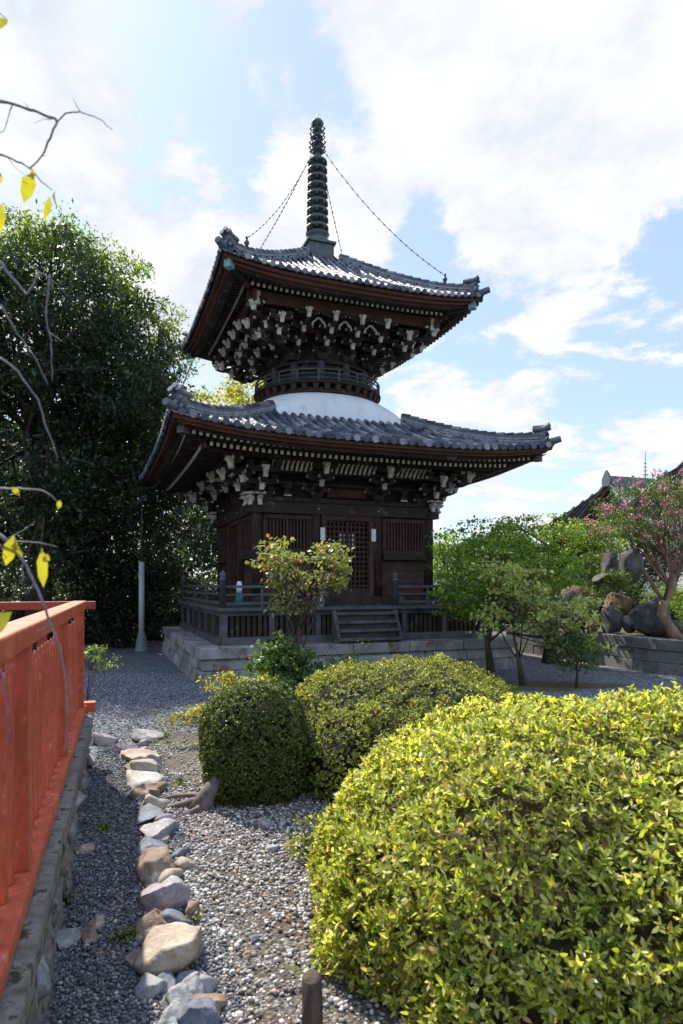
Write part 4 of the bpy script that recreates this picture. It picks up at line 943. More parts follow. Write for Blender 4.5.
tree('broadleaf_tree', (-7.6, 16.4, 0), 'light feathery tree top above the dark evergreens on the left', 'tree', [(0, 0, 0), (0, 0, 5), (.3, 0, 9)], .2,
     [((-.6, 0, 9.9), (1.0, .8, .8)), ((.75, 0, 9.8), (1.0, .8, .85)), ((1.9, 0, 9.2), (.8, .8, .8)), ((-2.0, 0, 9.7), (1.0, .8, .9)), ((.2, 0, 10.3), (.7, .6, .4)), ((1.2, -.3, 7.9), (.9, .7, .6)), ((-.6, -.6, 8.4), (1.2, .6, .7))], 420, 36, .38, .13, .05, L['lite'], M['bark'], 24, 30, shell=.3)
tree('evergreen_tree', (-10.1, 14.6, 0), 'dark evergreen cut by the left picture edge', 'tree', [(0, 0, 0), (0, 0, 4), (.3, 0, 8)], .3,
     [((.2, 0, 4.6), (2.3, 2.0, 3.8)), ((.5, 0, 7.8), (1.8, 1.6, 1.6))], 600, 46, .55, .19, .075, L['ever'], M['bark'], 25, 30)
tree('evergreen_tree', (-3.6, 24.5, 0), 'dark evergreen behind the left side of the pagoda', 'tree', [(0, 0, 0), (0, 0, 3), (.2, 0, 6)], .25,
     [((0, 0, 3.6), (2.6, 2.0, 3.6))], 420, 44, .5, .18, .07, L['ever'], M['bark'], 26, 24)
tree('golden_tree', (-3.9, 29.0, 0), 'sunlit yellow green tree seen between the two roofs', 'tree', [(0, 0, 0), (0, 0, 5), (.2, 0, 9)], .25,
     [((0, 0, 8.2), (3.4, 2.2, 2.6))], 420, 40, .5, .18, .09, L['yellow'], M['bark'], 27, 24, shell=.4)
for i, (x, y, s, lb) in enumerate(((-7.0, 18.2, 1.0, 'dark shrub at the foot of the evergreens behind the fence end'), (-5.55, 16.7, .95, 'dark shrub between the conductor pole and the evergreens'), (-8.6, 17.4, 1.1, 'dark shrub at the left behind the vermilion fence'), (-4.2, 19.6, .9, 'dark low shrub behind the veranda corner'))):
    tree('shrub', (x, y, 0), lb, 'shrub', [(0, 0, 0), (0, 0, .5), (.05, 0, 1.0)], .06, [((0, 0, .85*s), (1.15*s, .8*s, .85*s))], 110, 60, .3, .10, .045, L['ever'], M['bark'], 30+i, 12, group='dark shrubs under the evergreens')
tree('distant_tree', (-9.5, 30, 0), 'shadowed background tree closing the gaps behind the left grove', 'tree', [(0, 0, 0), (0, 0, 5), (.2, 0, 9)], .3, [((0, 0, 5.0), (6.0, 1.8, 5.2))], 700, 30, .8, .3, .14, L['ever'], M['bark'], 35, 20)
tree('distant_tree', (-15.5, 27, 0), 'shadowed background tree at the far left behind the grove', 'tree', [(0, 0, 0), (0, 0, 5), (.2, 0, 9)], .3, [((0, 0, 4.5), (6.0, 1.8, 4.8))], 700, 34, .8, .34, .18, L['ever'], M['bark'], 36, 20)
tree('hedge', (-9.5, 19.2, 0), 'dark hedge running along the foot of the left grove', 'hedge', [(0, 0, 0), (0, 0, .8), (.2, 0, 1.6)], .1, [((-2.5, 0, 1.3), (3.2, .9, 1.7)), ((2.5, .3, 1.3), (3.2, .9, 1.7))], 460, 60, .45, .16, .08, L['ever'], M['bark'], 37, 20)
# right side trees
tree('maple_tree', (2.55, 11.2, 0), 'green maple with layered foliage right of the pagoda', 'tree', [(0, 0, 0), (-.08, 0, .6), (.05, 0, 1.2), (-.1, 0, 1.9)], .065,
     [((-.35, 0, 1.75), (.75, .7, .75)), ((.45, .1, 1.75), (.85, .7, .6)), ((0, 0, 2.35), (.65, .6, .35)), ((-.55, -.1, 1.3), (.55, .5, .35)), ((1.1, .1, 1.75), (.5, .5, .40))], 240, 46, .24, .062, .040, L['maple'], M['bark'], 41, 26, shell=.45, flat=.22)
tree('maple_tree', (4.2, 13.4, 0), 'spreading maple behind, between pagoda and rock mound', 'tree', [(0, 0, 0), (.1, 0, .9), (-.05, 0, 1.7), (.1, 0, 2.3)], .11,
     [((0, 0, 2.5), (1.2, .8, .5)), ((.9, 0, 2.55), (.9, .7, .35)), ((-1.1, 0, 2.2), (.9, .7, .6))], 220, 46, .28, .068, .042, L['maple'], M['bark'], 42, 26, shell=.45, flat=.22)
tree('dogwood_tree', (2.85, 10.4, 0), 'small pale leaved tree with a thin dark stem in front of the maples', 'tree', [(0, 0, 0), (-.06, 0, .4), (-.14, 0, .8), (-.02, 0, 1.3)], .042,
     [((-.05, 0, 1.45), (.62, .5, .45)), ((.62, -.05, 1.10), (.65, .45, .35)), ((-.45, 0, 1.85), (.40, .4, .25)), ((.75, 0, .72), (.5, .4, .16)), ((-.6, 0, 1.1), (.35, .3, .2))], 105, 26, .19, .075, .045, L['pale'], M['bark'], 43, 26, shell=.3, flat=.5, quad=False, hang=.2)
tree('sapling', (3.62, 10.2, 0), 'low green sapling alone in the gravel before the stone wall', 'sapling', [(0, 0, 0), (.02, 0, .25), (0, 0, .55)], .022,
     [((0, 0, .50), (.40, .35, .32)), ((-.15, 0, .75), (.25, .2, .2))], 60, 30, .12, .05, .03, L['green'], M['bark'], 44, 14, shell=.2, quad=False)
tree('small_tree', (-.42, 8.0, 0), 'slender tree with reddish tinged leaves in front of the pagoda door', 'tree', [(-.08, 0, 0), (-.12, 0, .6), (-.10, 0, 1.05), (-.02, 0, 1.45)], .045,
     [((.0, 0, 1.84), (.66, .45, .32)), ((-.38, 0, 1.98), (.34, .3, .24)), ((.38, 0, 1.82), (.36, .3, .26)), ((-.1, -.05, 1.40), (.35, .25, .2))], 84, 22, .11, .065, .038, L['rusty'], M['bark'], 45, 24, shell=.25, flat=.5, quad=False)
tree('leafy_shrub', (-.62, 7.55, 0), 'bushy green broadleaf shrub under the slender tree', 'shrub', [(0, 0, 0), (.02, 0, .25), (0, 0, .5)], .03,
     [((0, 0, .50), (.50, .42, .42)), ((.42, .1, .35), (.3, .3, .3)), ((-.1, 0, .8), (.3, .3, .2))], 170, 26, .12, .065, .042, L['green'], M['bark'], 46, 16, shell=.4, quad=False)
tree('leafy_shrub', (.12, 8.0, 0), 'blue green feathery shrub right of the leafy shrub', 'shrub', [(0, 0, 0), (.02, 0, .25), (0, 0, .5)], .02,
     [((0, 0, .45), (.35, .3, .45))], 90, 40, .12, .035, .010, L['green'], M['bark'], 47, 16, shell=.3)
def sprig(name, loc, label, blobs, n, m, seed, ll=.055, lw=.018, nleaf=16, cs=.08, cat='shrub'):
    zc = max(b[0][2] for b in blobs); xc = blobs[0][0][0]*.4
    return tree(name, loc, label, cat, [(0, 0, 0), (xc*.3, 0, zc*.4), (xc, 0, zc*.8)], .003+.008*zc, blobs, n, nleaf, cs, ll, lw, m, M['bark'], seed, n, shell=.1, flat=.35, quad=False)
sprig('maple_sapling', gr(212, 745), 'yellow green maple sprig reaching left over the gravel', [((-.16, 0, .34), (.24, .16, .07)), ((-.34, .0, .24), (.17, .12, .06)), ((.05, 0, .42), (.14, .1, .06))], 34, L['yellow'], 48, .05, .016)
sprig('maple_sapling', gr(243, 735), 'yellow green maple sprig rising behind the dark boxy bush', [((0, 0, .50), (.34, .24, .10)), ((-.22, 0, .60), (.20, .14, .07)), ((.2, .1, .55), (.2, .2, .1))], 70, L['yellow'], 49, .05, .016)
sprig('nandina', (.32, 4.75, 0), 'feathery nandina stems with orange tips growing out of the azalea mound', [((0, 0, .72), (.16, .14, .12)), ((.22, 0, .66), (.16, .14, .09)), ((.08, -.05, .55), (.2, .15, .1))], 34, L['mound'], 50, .045, .012)
sprig('weed', gr(309, 862), 'small green weed at the left foot of the bright bush', [((0, 0, .12), (.11, .1, .12))], 14, L['mound'], 51, .04, .018)
sprig('young_shrub', (-2.66, 6.9, 0), 'young shrub with fine leaves just beyond the fence end', [((.06, 0, .88), (.20, .2, .10)), ((.18, 0, .78), (.16, .14, .07))], 16, L['lite'], 52, .05, .016)
sprig('leafy_clump', gr(195, 690)+Vector((-.9, 6.2, 0)), 'low dark green clump at the edge of the left trees', [((0, 0, .3), (.3, .3, .25))], 30, L['green'], 53, .08, .03)
for i, (px, py, s_, lb) in enumerate(((122, 942, .05, 'tiny green weed in the path gravel left of the tan boulder'), (104, 830, .05, 'tiny weed in the path gravel at the shadow edge'), (180, 785, .09, 'grassy tuft at the foot of the tan slabs'), (164, 742, .12, 'fine grass tuft at the far end of the edging row'), (196, 925, .07, 'small weed right of the biggest boulder'), (66, 905, .05, 'tiny weed at the wall foot'))):
    o = sprig('weed', gr(px, py), lb, [((0, 0, s_*.5), (s_, s_, s_*.5))], 6, L['lite'], 60+i, .028, .010, 10, .03, 'weed'); o['group'] = 'weeds in the gravel'
# roots at the foot of the dark bush
rt = empty('old_root', gr(205, 808), 0, 'bleached old tree base with roots spreading left of the dark clipped bush', 'roots')
c = MB(); c.tube([(.10, .05, .22), (.02, .0, .10), (-.02, -.01, -.02)], [.05, .06, .10], 12); c.build('base', M['root'], rt, True)
for pts, r0 in (([(0, 0, .05), (-.10, .03, .035), (-.2, -.02, .02), (-.30, .02, .0)], .03), ([(0, .03, .07), (-.12, .14, .05), (-.26, .18, .03), (-.36, .17, .01)], .02), ([(0, -.02, .04), (-.04, -.1, .02), (-.12, -.16, .0)], .022)):
    c = MB(); c.tube(pts, [r0*1.3, r0, r0*.8, r0*.3][:len(pts)], 10); c.build('root', M['root'], rt, True)
# crape myrtle
def blossoms(root, C, r):
    k = [i for i in range(len(C)) if r.random() < .34]; n = len(k); q = 24
    off = unit(r.normal(size=(n*q, 3)))*(.12*r.random(n*q)**.5)[:, None]*np.array([1, 1, .75]); P = np.repeat(C[k]+np.array([0, 0, .12]), q, 0)+off
    V, T = quads(P, r.normal(size=P.shape), r.normal(size=P.shape), .038, .038); npmesh('blossom', V, T, L['pink'], root)
tree('crape_myrtle', (6.05, 12.2, .6), 'crape myrtle with smooth bent tan trunk and pink blossoms', 'tree', [(.14, 0, -.05), (.0, 0, .2), (-.14, 0, .45), (-.10, 0, .65), (.06, 0, .9), (.08, 0, 1.15), (-.05, 0, 1.5), (-.22, 0, 1.8), (-.2, 0, 2.1)], .11,
     [((-.3, 0, 2.35), (1.15, .9, .55)), ((-.95, 0, 2.0), (.75, .7, .40)), ((.6, 0, 2.55), (.9, .8, .6)), ((.1, 0, 1.8), (.7, .6, .35)), ((-.5, 0, 2.75), (.6, .5, .25))], 250, 40, .2, .055, .030, L['green'], M['barkpale'], 70, 30, shell=.4, flat=.6, extra=blossoms)
c = MB(); c.tube([(0, 0, 0), (0, 0, 1.0)], .06, 10); o = c.build('timber_post', M['barkpale'], smooth=True); o.location = (5.87, 11.1, 0); tag(o, 'reddish brown timber post at the end of the stone wall', 'post')
# stone garden wall, rocks
gw = empty('garden_wall', (5.62, 11.75, 0), 0, 'low wall of cut grey stone blocks holding the rock mound', 'wall')
A = Vector((5.62, 11.75, 0)); wd = -Vector((UX.y, -UX.x, 0)); wd = Vector((-.3535, .9354, 0))
def wallrun(A0, d, ln, name='wall_block'):
    n_ = Vector((d.y, -d.x, 0))   # thickness direction (right of travel)
    for ci, (z0, z1, lo, hi) in enumerate(((-.02, .20, .5, .8), (.205, .42, .8, 1.3), (.425, .62, .9, 1.5))):
        s = 0; mb = MB()
        while s < ln-.05:
            w = random.uniform(lo, hi); e = min(s+w, ln); j = random.uniform(-.006, .006)-(.02 if ci == 2 else 0)
            p = [A0+d*(s+.004)+n_*j, A0+d*(e-.004)+n_*j, A0+d*(e-.004)+n_*.3, A0+d*(s+.004)+n_*.3]; p = [q-A for q in p]
            mb.hexa([(q.x, q.y, z0) for q in (p[0], p[3], p[2], p[1])]+[(q.x, q.y, z1) for q in (p[0], p[3], p[2], p[1])]); s = e
        mb.build('stone_course', M['wallstone'], gw, bevel=.01)
wallrun(A, wd, 4.6); 
B0 = A+Vector((.33, -.38, 0)); wallrun(B0, (A-B0).normalized(), (A-B0).length); B1 = B0+Vector((2.4, .9, 0)); wallrun(B1, (B0-B1).normalized(), (B0-B1).length)
E0 = A+wd*4.6
c = MB(); poly = [A+Vector((.1, .1, 0)), B0+Vector((.05, .2, 0)), B1+Vector((0, .2, 0)), B1+Vector((1.5, 4.5, 0)), E0+Vector((.5, 1.2, 0)), E0+Vector((.1, -.1, 0))]
c.add([(p.x, p.y, .585) for p in poly], [tuple(range(len(poly)))]); o = c.build('mound_soil', M['moss']); tag(o, kind='structure')
RR = [((4.85, 13.8, .98), (.70, .6, .95), M['darkrock'], 'dark rounded boulder at the left end of the rock mound'),
      ((5.18, 13.75, .98), (.55, .5, .72), M['ochre'], 'brown mossy boulder second from the left on the mound'),
      ((5.36, 13.1, .88), (.50, .5, .62), M['darkrock'], 'white flecked boulder in the middle of the mound'),
      ((5.62, 13.4, 1.18), (.62, .5, .55), M['ochre'], 'brown boulder lying above the white flecked one'),
      ((5.98, 12.75, .93), (.80, .62, .9), M['darkrock'], 'big smooth grey boulder nearest the crape myrtle'),
      ((6.35, 12.55, .75), (.35, .35, .4), M['darkrock'], 'small dark rock at the foot of the crape myrtle'),
      ((5.85, 14.6, 1.7), (1.5, .6, .35), M['darkrock'], 'flat dark ledge stone under the standing stones'),
      ((6.05, 14.9, 2.05), (.62, .3, 1.05), M['darkrock'], 'taller standing stone on top of the rock mound'),
      ((6.60, 15.1, 2.0), (.6, .35, .85), M['darkrock'], 'right standing stone on top of the rock mound'),
      ((6.4, 13.7, 1.15), (.7, .6, .6), M['darkrock'], 'dark boulder behind the big smooth grey one'),
      ((5.05, 13.3, .76), (.34, .3, .32), M['ochre'], 'small brown stone wedged low between the left boulders'),
      ((5.62, 12.95, .80), (.36, .34, .42), M['darkrock'], 'small dark stone leaning on the left of the big smooth grey boulder'),
      ((5.05, 14.25, 1.35), (.7, .5, .42), M['ochre'], 'brown mossy slab bridging the left boulders')]
for i, (p, s, m_, lb) in enumerate(RR):
    o = rock('boulder', (p[0], p[1], p[2]), s, 500+i, m_, rz=i*.7, rough=.09, angular=12, cut=.6); tag(o, lb, 'boulder', 'boulders of the rock mound')
for i, (x, y, z, s_, lb) in enumerate(((5.15, 14.3, 1.1, .4, 'tuft of rusty green fern on the rock mound left side'), (6.6, 13.4, 1.1, .55, 'green shrub beside the crape myrtle trunk'), (5.9, 14.1, 1.5, .35, 'small green shrub among the upper mound rocks'), (7.0, 12.6, .6, .7, 'dense green shrub at the right edge by the myrtle'), (4.55, 14.9, .6, .5, 'small green bush at the left end of the mound'))):
    tree('mound_plant', (x, y, z), lb, 'shrub', [(0, 0, -.5), (0, 0, .1), (0, 0, .3)], .02, [((0, 0, .2), (s_, s_*.8, s_*.6))], int(60*s_/.4), 36, .14, .05, .02, L['maple'] if i % 2 else L['green'], M['bark'], 80+i, 8, shell=.3, group='plants on the rock mound')
# background right: garden wall with tile coping, hedge, halls
bw = empty('boundary_wall', (4.0, 24, 0), 0, 'distant white plastered wall with grey tile coping and dark base boards', 'wall')
c = MB(); c.box(-1, 12, 0, .3, .9, 2.05); c.build('plaster', M['plaster'], bw)
c = MB(); c.box(-1, 12, -.02, .3, -.5, .9); c.build('base_boards', M['black'], bw)
c = MB()
for i in range(66):
    x = -1+i*.2; c.tube([(x, -.25, 2.10), (x, .15, 2.32)], .06, 6)
c.prism([(-.28, 2.05), (-.28, 2.09), (.15, 2.28), (.58, 2.09), (.58, 2.05)], -1.1, 12.1, lambda a, b, t: (t, a, b)); c.build('coping', M['tile'], bw)
for i, (x, y, zz, sx, sz, mm, lb) in enumerate(((3.5, 20.5, 1.8, 1.5, 1.4, 'maple', 'green tree just beyond the right corner of the pagoda'), (5.6, 21.5, 2.1, 1.6, 1.0, 'lite', 'low spreading tree before the distant white wall'), (7.6, 21.0, 2.0, 1.5, 1.1, 'lite', 'bushy tree before the distant halls'), (2.2, 26, 2.4, 2.0, 1.7, 'ever', 'dark rounded tree far behind the pagoda on the right'), (9.6, 22, 2.2, 1.8, 1.5, 'ever', 'dark tree behind the crape myrtle'))):
    tree('garden_tree', (x, y, 0), lb, 'tree', [(0, 0, 0), (0, 0, 1), (0, 0, zz)], .1, [((0, 0, zz), (sx, 1.1, sz))], 200, 40, .35, .12, .055, L[mm], M['bark'], 90+i, 16, shell=.4, group='background garden trees')
def hall(loc, rz, w, d, wallh, rise, label, over=1.1, lift=.35):
    """irimoya style roof: ridge along x, concave slopes, gable at the left end"""
    root = empty('temple_hall', loc, rz, label, 'building')
    c = MB(); c.box(-w/2, w/2, -d/2, d/2, 0, wallh); c.box(-w/2-.02, w/2+.02, -d/2-.02, d/2+.02, 0, wallh*.35, 1); c.build('wall', [M['plaster'], M['wood']], root)
    W, D_ = w/2+over, d/2+over; rf = MB(); n = 12; gw_ = W-1.6
    def z(q): return wallh+rise*(1-q)**1.25     # q 0 ridge .. 1 eave
    nr = int(2*W/.28)
    for sg in (-1, 1):
        for i in range(nr+1):
            x = -W+2*W*i/nr; q0 = max(0, (abs(x)-gw_)/(W-gw_)*.55) if abs(x) > gw_ else 0
            pts = [(x, sg*D_*q, z(q)+lift*(abs(x)/W)**4*q+.05) for q in [q0+(1-q0)*j/8 for j in range(9)]]
            rf.tube(pts, .075, 6)
        vs = []; fs = []
        for i in range(n*2+1):
            x = -W+2*W*i/(n*2); q0 = max(0, (abs(x)-gw_)/(W-gw_)*.55) if abs(x) > gw_ else 0
            for j in range(9):
                q = q0+(1-q0)*j/8; vs.append((x, sg*D_*q, z(q)+lift*(abs(x)/W)**4*q))
        for i in range(n*2):
            for j in range(8): a = i*9+j; fs.append((a, a+9, a+10, a+1))
        rf.add(vs, fs)
    rf.box(-gw_-.1, gw_+.1, -.2, .2, wallh+rise-.1, wallh+rise+.4)
    r_ = rf.build('roof', M['tile'], root)
    for sg in (-1, 1):
        c = MB(); c.prism([(-D_*.5, z(.52)), (0, z(0)-.25), (D_*.5, z(.52))], sg*(gw_-.25), sg*(gw_-.15), lambda a, b, t: (t, a, b), 0); c.build('gable', M['wood'], r_)
    for sx in (-1, 1):
        for sg in (-1, 1):
            c = MB(); pts = [(sx*(gw_-.02), sg*D_*q, z(q)+.14) for q in (0, .15, .3, .45, .55)]+[(sx*(gw_+(W-gw_)*(q-.55)/.45), sg*D_*q, z(q)+.14+lift*q*(q**3)) for q in (.7, .85, 1.0)]
            c.tube(pts, .14, 8); c.tube([Vector(pts[-1])+Vector((0, 0, .05)), Vector(pts[-1])+Vector((sx*.12, sg*.1, .35))], [.17, .1], 8); c.build('descending_ridge', M['tile'], r_)
        c = MB(); c.prism([(-.3, -.2), (.3, -.2), (.34, .2), (.15, .55), (0, .75), (-.15, .55), (-.34, .2)], sx*(gw_+.1), sx*(gw_+.25), lambda a, b, t: (t, a, wallh+rise+b), 0); c.build('ridge_end_tile', M['tile'], r_)
        c = MB(); c.prism([(-D_*.52, z(.55)-.1), (0, z(0)-.05), (D_*.52, z(.55)-.1), (D_*.52, z(.55)-.35), (0, z(0)-.40), (-D_*.52, z(.55)-.35)], sx*(gw_-.0), sx*(gw_+.06), lambda a, b, t: (t, a, b), 0); c.build('barge_board', M['woodred'], r_)
    return root
hall((20.6, 41, 0), math.radians(20), 11, 8, 4.3, 3.3, 'distant temple hall with grey tiled gable roof behind the pink crape myrtle')
hall((16.9, 21.5, 0), math.radians(20.7), 9, 7, 3.9, 3.2, 'nearer temple hall whose tiled roof edge enters at the right picture edge')
c = MB(); c.tube([(0, 0, 0), (0, 0, 12.0)], [.12, .02], 8)
for i in range(8): c.lathe([(.03, -.03), (.32-.025*i, 0), (.03, .04)], (0, 0, 9.0+i*.3), 10)
o = c.build('distant_spire', M['bronze']); o.location = (23.9, 52, 0); tag(o, 'slender far spire with rings rising over the hall roof', 'spire')
c = MB(); p0, p1 = at(498, 482, 13.2), at(600, 518, 34); c.tube([p0.lerp(p1, i/12)-Vector((0, 0, .6*4*(i/12)*(1-i/12)*.5)) for i in range(13)], .012, 5)
# ================================================================== OVERHANGING TWIGS
ot = empty('overhanging_tree', (-2.3, 1.2, 0), 0, 'bare thin branches with a few yellow leaves reaching in from the left', 'tree')
OR = Vector((-2.3, 1.2, 0))
c = MB(); c.tube([(0, 0, 0), (.05, 0, 1), (0, .05, 2.0), (.1, 0, 3.0)], [.07, .06, .05, .03], 10); c.build('trunk', M['twig'], ot, True)
def tw(px, r0, Y=1.35, r1=None, dy=0.0, par=None, jit=True):
    n = len(px); pts = [at(x, y, Y+dy*i/(n-1))-OR for i, (x, y) in enumerate(px)]
    # smooth
    q = []
    for i in range(n-1):
        p0, p1, p2, p3 = pts[max(i-1, 0)], pts[i], pts[i+1], pts[min(i+2, n-1)]
        for t in (0, .2, .45, .7):     # nearly straight internodes with small kinks
            c3 = .5*((2*p1)+(p2-p0)*t+(2*p0-5*p1+4*p2-p3)*t*t+(3*p1-p0-3*p2+p3)*t**3); ln = min((p2-p1).length, .1)
            q.append(c3.lerp(p1.lerp(p2, t), .72)+Vector((random.gauss(0, 1), random.gauss(0, 1), random.gauss(0, 1)))*ln*.016)
    q.append(pts[-1]); m_ = len(q); r1 = (r1 or r0*.35)*.7; r0 = r0*.66
    rr = [(r0+(r1-r0)*i/(m_-1))*(1.0 if not jit else random.uniform(.88, 1.15)) for i in range(m_)]
    c = MB(); c.tube(q, rr, 7); return c.build('branch', M['twig'], ot, True)
pxm = .002   # ~ one pixel at this distance
tw([(-700, 60), (-300, 70), (-60, 92), (2, 101), (30, 110), (54, 118), (57, 122), (50, 138), (42, 156), (30, 168)], .006, r1=.0022)
tw([(57, 122), (66, 113), (80, 112), (92, 116), (103, 121), (112, 130)], .0024, r1=.001); tw([(80, 112), (76, 104), (73, 98)], .0015); tw([(30, 110), (24, 102)], .0014); tw([(12, 105), (8, 118), (4, 130), (-20, 150)], .0018); tw([(53, 119), (44, 119), (34, 123)], .0014)
tw([(-700, 100), (-300, 120), (-40, 148), (2, 155), (14, 160), (30, 168), (40, 180), (52, 190)], .005, r1=.0012); tw([(42, 156), (47, 155)], .0014); tw([(8, 158), (16, 168), (26, 176)], .0012)
tw([(-700, 260), (-200, 240), (-10, 256), (10, 275), (26, 294), (34, 284), (38, 272)], .006, 1.30, r1=.002); tw([(38, 272), (48, 277), (58, 285), (68, 297)], .002, 1.30); tw([(50, 275), (47, 300), (46, 320), (50, 335), (52, 345), (52, 380)], .0028, 1.32, r1=.0016)
tw([(-300, 300), (-60, 290), (0, 306), (18, 334), (36, 360), (48, 385)], .004, 1.28, r1=.001); tw([(-300, 380), (-60, 350), (0, 358), (18, 372), (38, 400), (47, 430), (58, 458)], .004, 1.28, r1=.0016); tw([(50, 333), (60, 340), (64, 341)], .0018, 1.32)
tw([(-500, 460), (-60, 478), (0, 488), (20, 489), (40, 490), (52, 496), (62, 507)], .004, 1.25, r1=.0012)
tw([(-600, 500), (-60, 522), (0, 535), (14, 548), (24, 562), (35, 583), (48, 618), (58, 640), (65, 680), (67, 740), (64, 752)], .006, 1.25, r1=.002); tw([(8, 542), (30, 542), (45, 544), (58, 547)], .0022, 1.25, r1=.001); tw([(10, 538), (24, 530), (35, 522)], .002, 1.25); tw([(22, 565), (23, 578), (21, 584)], .0028, 1.25, r1=.0018)
tw([(35, 583), (28, 590), (22, 594)], .0016, 1.25); tw([(50, 620), (44, 628), (36, 632)], .0016, 1.25); tw([(-60, 640), (0, 670), (6, 700), (10, 745)], .003, 1.15, r1=.0015); tw([(0, 545), (6, 553), (2, 560)], .002, 1.25)
tw([(-700, 20), (-100, 5), (-8, 10), (6, 18)], .004, 1.3, r1=.001)
def hleaf(tip, base, w, Y=1.3, turn=.5):
    a = np.array(at(*base, Y)-OR); b = np.array(at(*tip, Y)-OR); d = b-a; n = np.array([[turn, -1.0, .15]])
    V, T = leaves(a[None], d[None], n, np.linalg.norm(d)*.9, w/F*Y*.68, droop=.3); npmesh('leaf', V, T, L['hang'], ot)
hleaf((22, 203), (33, 172), 20, 1.33); hleaf((31, 178), (34, 170), 8, 1.33); hleaf((45, 221), (50, 196), 10, 1.33, .9); hleaf((53, 208), (55, 190), 8, 1.33, -.9); hleaf((-6, 240), (2, 203), 18); hleaf((8, 14), (-6, 30), 14)
hleaf((4, 570), (14, 535), 18, 1.24); hleaf((18, 560), (15, 538), 14, 1.24, -.6); hleaf((43, 592), (42, 548), 15, 1.24, .4); hleaf((50, 560), (42, 556), 12, 1.24); hleaf((20, 495), (12, 487), 9, 1.24); hleaf((58, 510), (60, 500), 7, 1.24); hleaf((-12, 634), (12, 612), 26, 1.1, -.4); hleaf((2, 182), (-5, 172), 12)
# fallen leaves on the ground
r = np.random.default_rng(8)
for i, (px, py) in enumerate(((289, 924), (222, 845), (120, 905), (236, 870), (205, 840), (296, 860), (180, 905), (110, 815), (244, 958), (268, 900), (142, 880), (100, 960))):
    g0 = np.array(gr(px, py))+np.array([0, 0, .022]); an = r.random()*6.3; V, T = leaves(np.zeros((1, 3)), np.array([[math.cos(an), math.sin(an), .1]]), np.array([[.2, 0, 1.0]]), .035, .018)
    o = npmesh('fallen_leaf', V, T, L['litter']); o.location = g0; tag(o, 'dry fallen leaf lying on the gravel among similar leaves', 'leaf', 'dry leaves on the gravel')
# ================================================================== LIGHT AND SKY
AZ, EL = math.radians(38), math.radians(49.5)   # sun is ahead, to the left
sv = Vector((-math.sin(AZ)*math.cos(EL), math.cos(AZ)*math.cos(EL), math.sin(EL)))
sd = bpy.data.lights.new('sun', 'SUN'); sd.energy = 5.0; sd.angle = math.radians(.6); sd.color = (1.0, .93, .80)
so = bpy.data.objects.new('sun', sd); COL.objects.link(so); so.rotation_euler = sv.to_track_quat('Z', 'Y').to_euler()
w = bpy.data.worlds.new('World'); SC.world = w; w.use_nodes = True; nt = w.node_tree; nt.nodes.clear()
out = N(nt, 'ShaderNodeOutputWorld'); bg = N(nt, 'ShaderNodeBackground'); nt.links.new(bg.outputs[0], out.inputs[0]); bg.inputs[1].default_value = .11
sky = N(nt, 'ShaderNodeTexSky'); sky.sky_type = 'NISHITA'; sky.sun_disc = False; sky.sun_elevation = EL; sky.sun_rotation = -AZ
sky.altitude = 50; sky.air_density = 1.0; sky.dust_density = .7; sky.ozone_density = 1.6
tc = N(nt, 'ShaderNodeTexCoord'); D0 = tc.outputs['Generated']
def vm(op, a, b=None, s=None):
    n = N(nt, 'ShaderNodeVectorMath', operation=op); nt.links.new(a, n.inputs[0])
    if b is not None: n.inputs[1].default_value = b
    if s is not None: n.inputs['Scale'].default_value = s
    return n
def mth(op, a, b=None, c=None, clamp=False):
    n = N(nt, 'ShaderNodeMath', operation=op); n.use_clamp = clamp
    for i, v in enumerate((a, b, c)):
        if v is None: continue
        if isinstance(v, (int, float)): n.inputs[i].default_value = v
        else: nt.links.new(v, n.inputs[i])
    return n.outputs[0]
# clouds live in sky directions: a flat cloud layer at constant altitude (dir.xy / dir.z)
sx = N(nt, 'ShaderNodeSeparateXYZ'); nt.links.new(D0, sx.inputs[0])
zc = mth('ADD', mth('MAXIMUM', sx.outputs[2], 0.0), .22)
cx_, cy_ = mth('DIVIDE', sx.outputs[0], zc), mth('DIVIDE', sx.outputs[1], zc)
cb = N(nt, 'ShaderNodeCombineXYZ'); nt.links.new(cx_, cb.inputs[0]); nt.links.new(cy_, cb.inputs[1]); cb.inputs[2].default_value = 3.1
n1 = mth('MULTIPLY_ADD', noise(nt, cb.outputs[0], 3.1, 10, .6, .35), 1.9, -.45); n2 = noise(nt, cb.outputs[0], 7.5, 8, .62)
def dirblob(px, py, rad):   # 1 inside an angular cap round a sky direction
    d = (at(px, py, 1.0)-Vector((0, 0, EYE))).normalized(); v = vm('DOT_PRODUCT', D0, tuple(d)).outputs['Value']
    mr = N(nt, 'ShaderNodeMapRange'); mr.interpolation_type = 'SMOOTHSTEP'; nt.links.new(v, mr.inputs[0]); mr.inputs[1].default_value = math.cos(rad); mr.inputs[2].default_value = math.cos(rad*.35); return mr.outputs[0]
bias = None
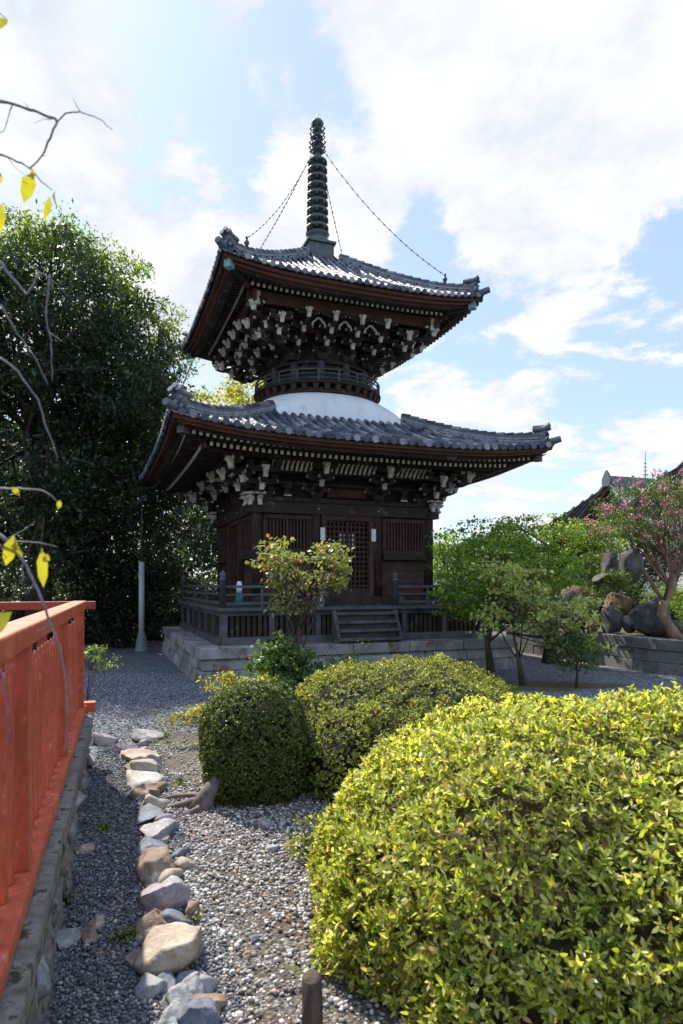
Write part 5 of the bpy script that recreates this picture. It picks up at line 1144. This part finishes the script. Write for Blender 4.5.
for px, py, rad, amt in ((60, 120, .42, .20), (480, 60, .36, .13), (330, -300, .6, .14), (620, 60, .25, .10), (540, 200, .16, .16), (560, 430, .22, .12), (250, 300, .2, .12), (420, 470, .2, .08),
                         (285, 110, .13, -.30), (200, 160, .12, -.16), (140, 20, .10, -.12), (640, 330, .16, -.04), (450, 250, .10, -.14), (395, 130, .07, -.16), (500, 330, .12, -.05), (660, 240, .1, -.08)):
    t = mth('MULTIPLY', dirblob(px, py, rad), amt); bias = t if bias is None else mth('ADD', bias, t)
den = mth('ADD', mth('ADD', mth('MULTIPLY', n1, .82), mth('MULTIPLY', n2, .18)), bias)
mr = N(nt, 'ShaderNodeMapRange'); mr.interpolation_type = 'SMOOTHSTEP'; nt.links.new(den, mr.inputs[0]); mr.inputs[1].default_value = .50; mr.inputs[2].default_value = .66; mask = mr.outputs[0]
shade = N(nt, 'ShaderNodeMapRange'); nt.links.new(mth('ADD', mth('MULTIPLY', n2, .5), mth('MULTIPLY', n1, .5)), shade.inputs[0]); shade.inputs[1].default_value = .35; shade.inputs[2].default_value = .65
ccol = mixc(nt, shade.outputs[0], (3.2, 3.45, 3.9), (4.6, 4.65, 4.7))
skyb = mixc(nt, .55, sky.outputs[0], (2.6, 3.2, 4.3))       # thin high veil whitening the blue
final = mixc(nt, mask, skyb, ccol)
# added fill: unseen sky overhead and behind the camera brightened to lift the shade
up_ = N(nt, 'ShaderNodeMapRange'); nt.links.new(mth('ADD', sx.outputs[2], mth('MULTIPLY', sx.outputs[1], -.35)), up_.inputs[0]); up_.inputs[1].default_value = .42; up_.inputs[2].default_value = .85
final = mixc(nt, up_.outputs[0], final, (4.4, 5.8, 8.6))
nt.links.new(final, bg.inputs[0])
# ================================================================== RENDER SETTINGS
SC.render.engine = 'CYCLES'; SC.view_settings.view_transform = 'Standard'; SC.view_settings.look = 'None'; SC.view_settings.gamma = 1
SC.view_settings.exposure = 1.12
SC.render.resolution_x = 683; SC.render.resolution_y = 1024
SC.cycles.max_bounces = 8; SC.cycles.transparent_max_bounces = 8
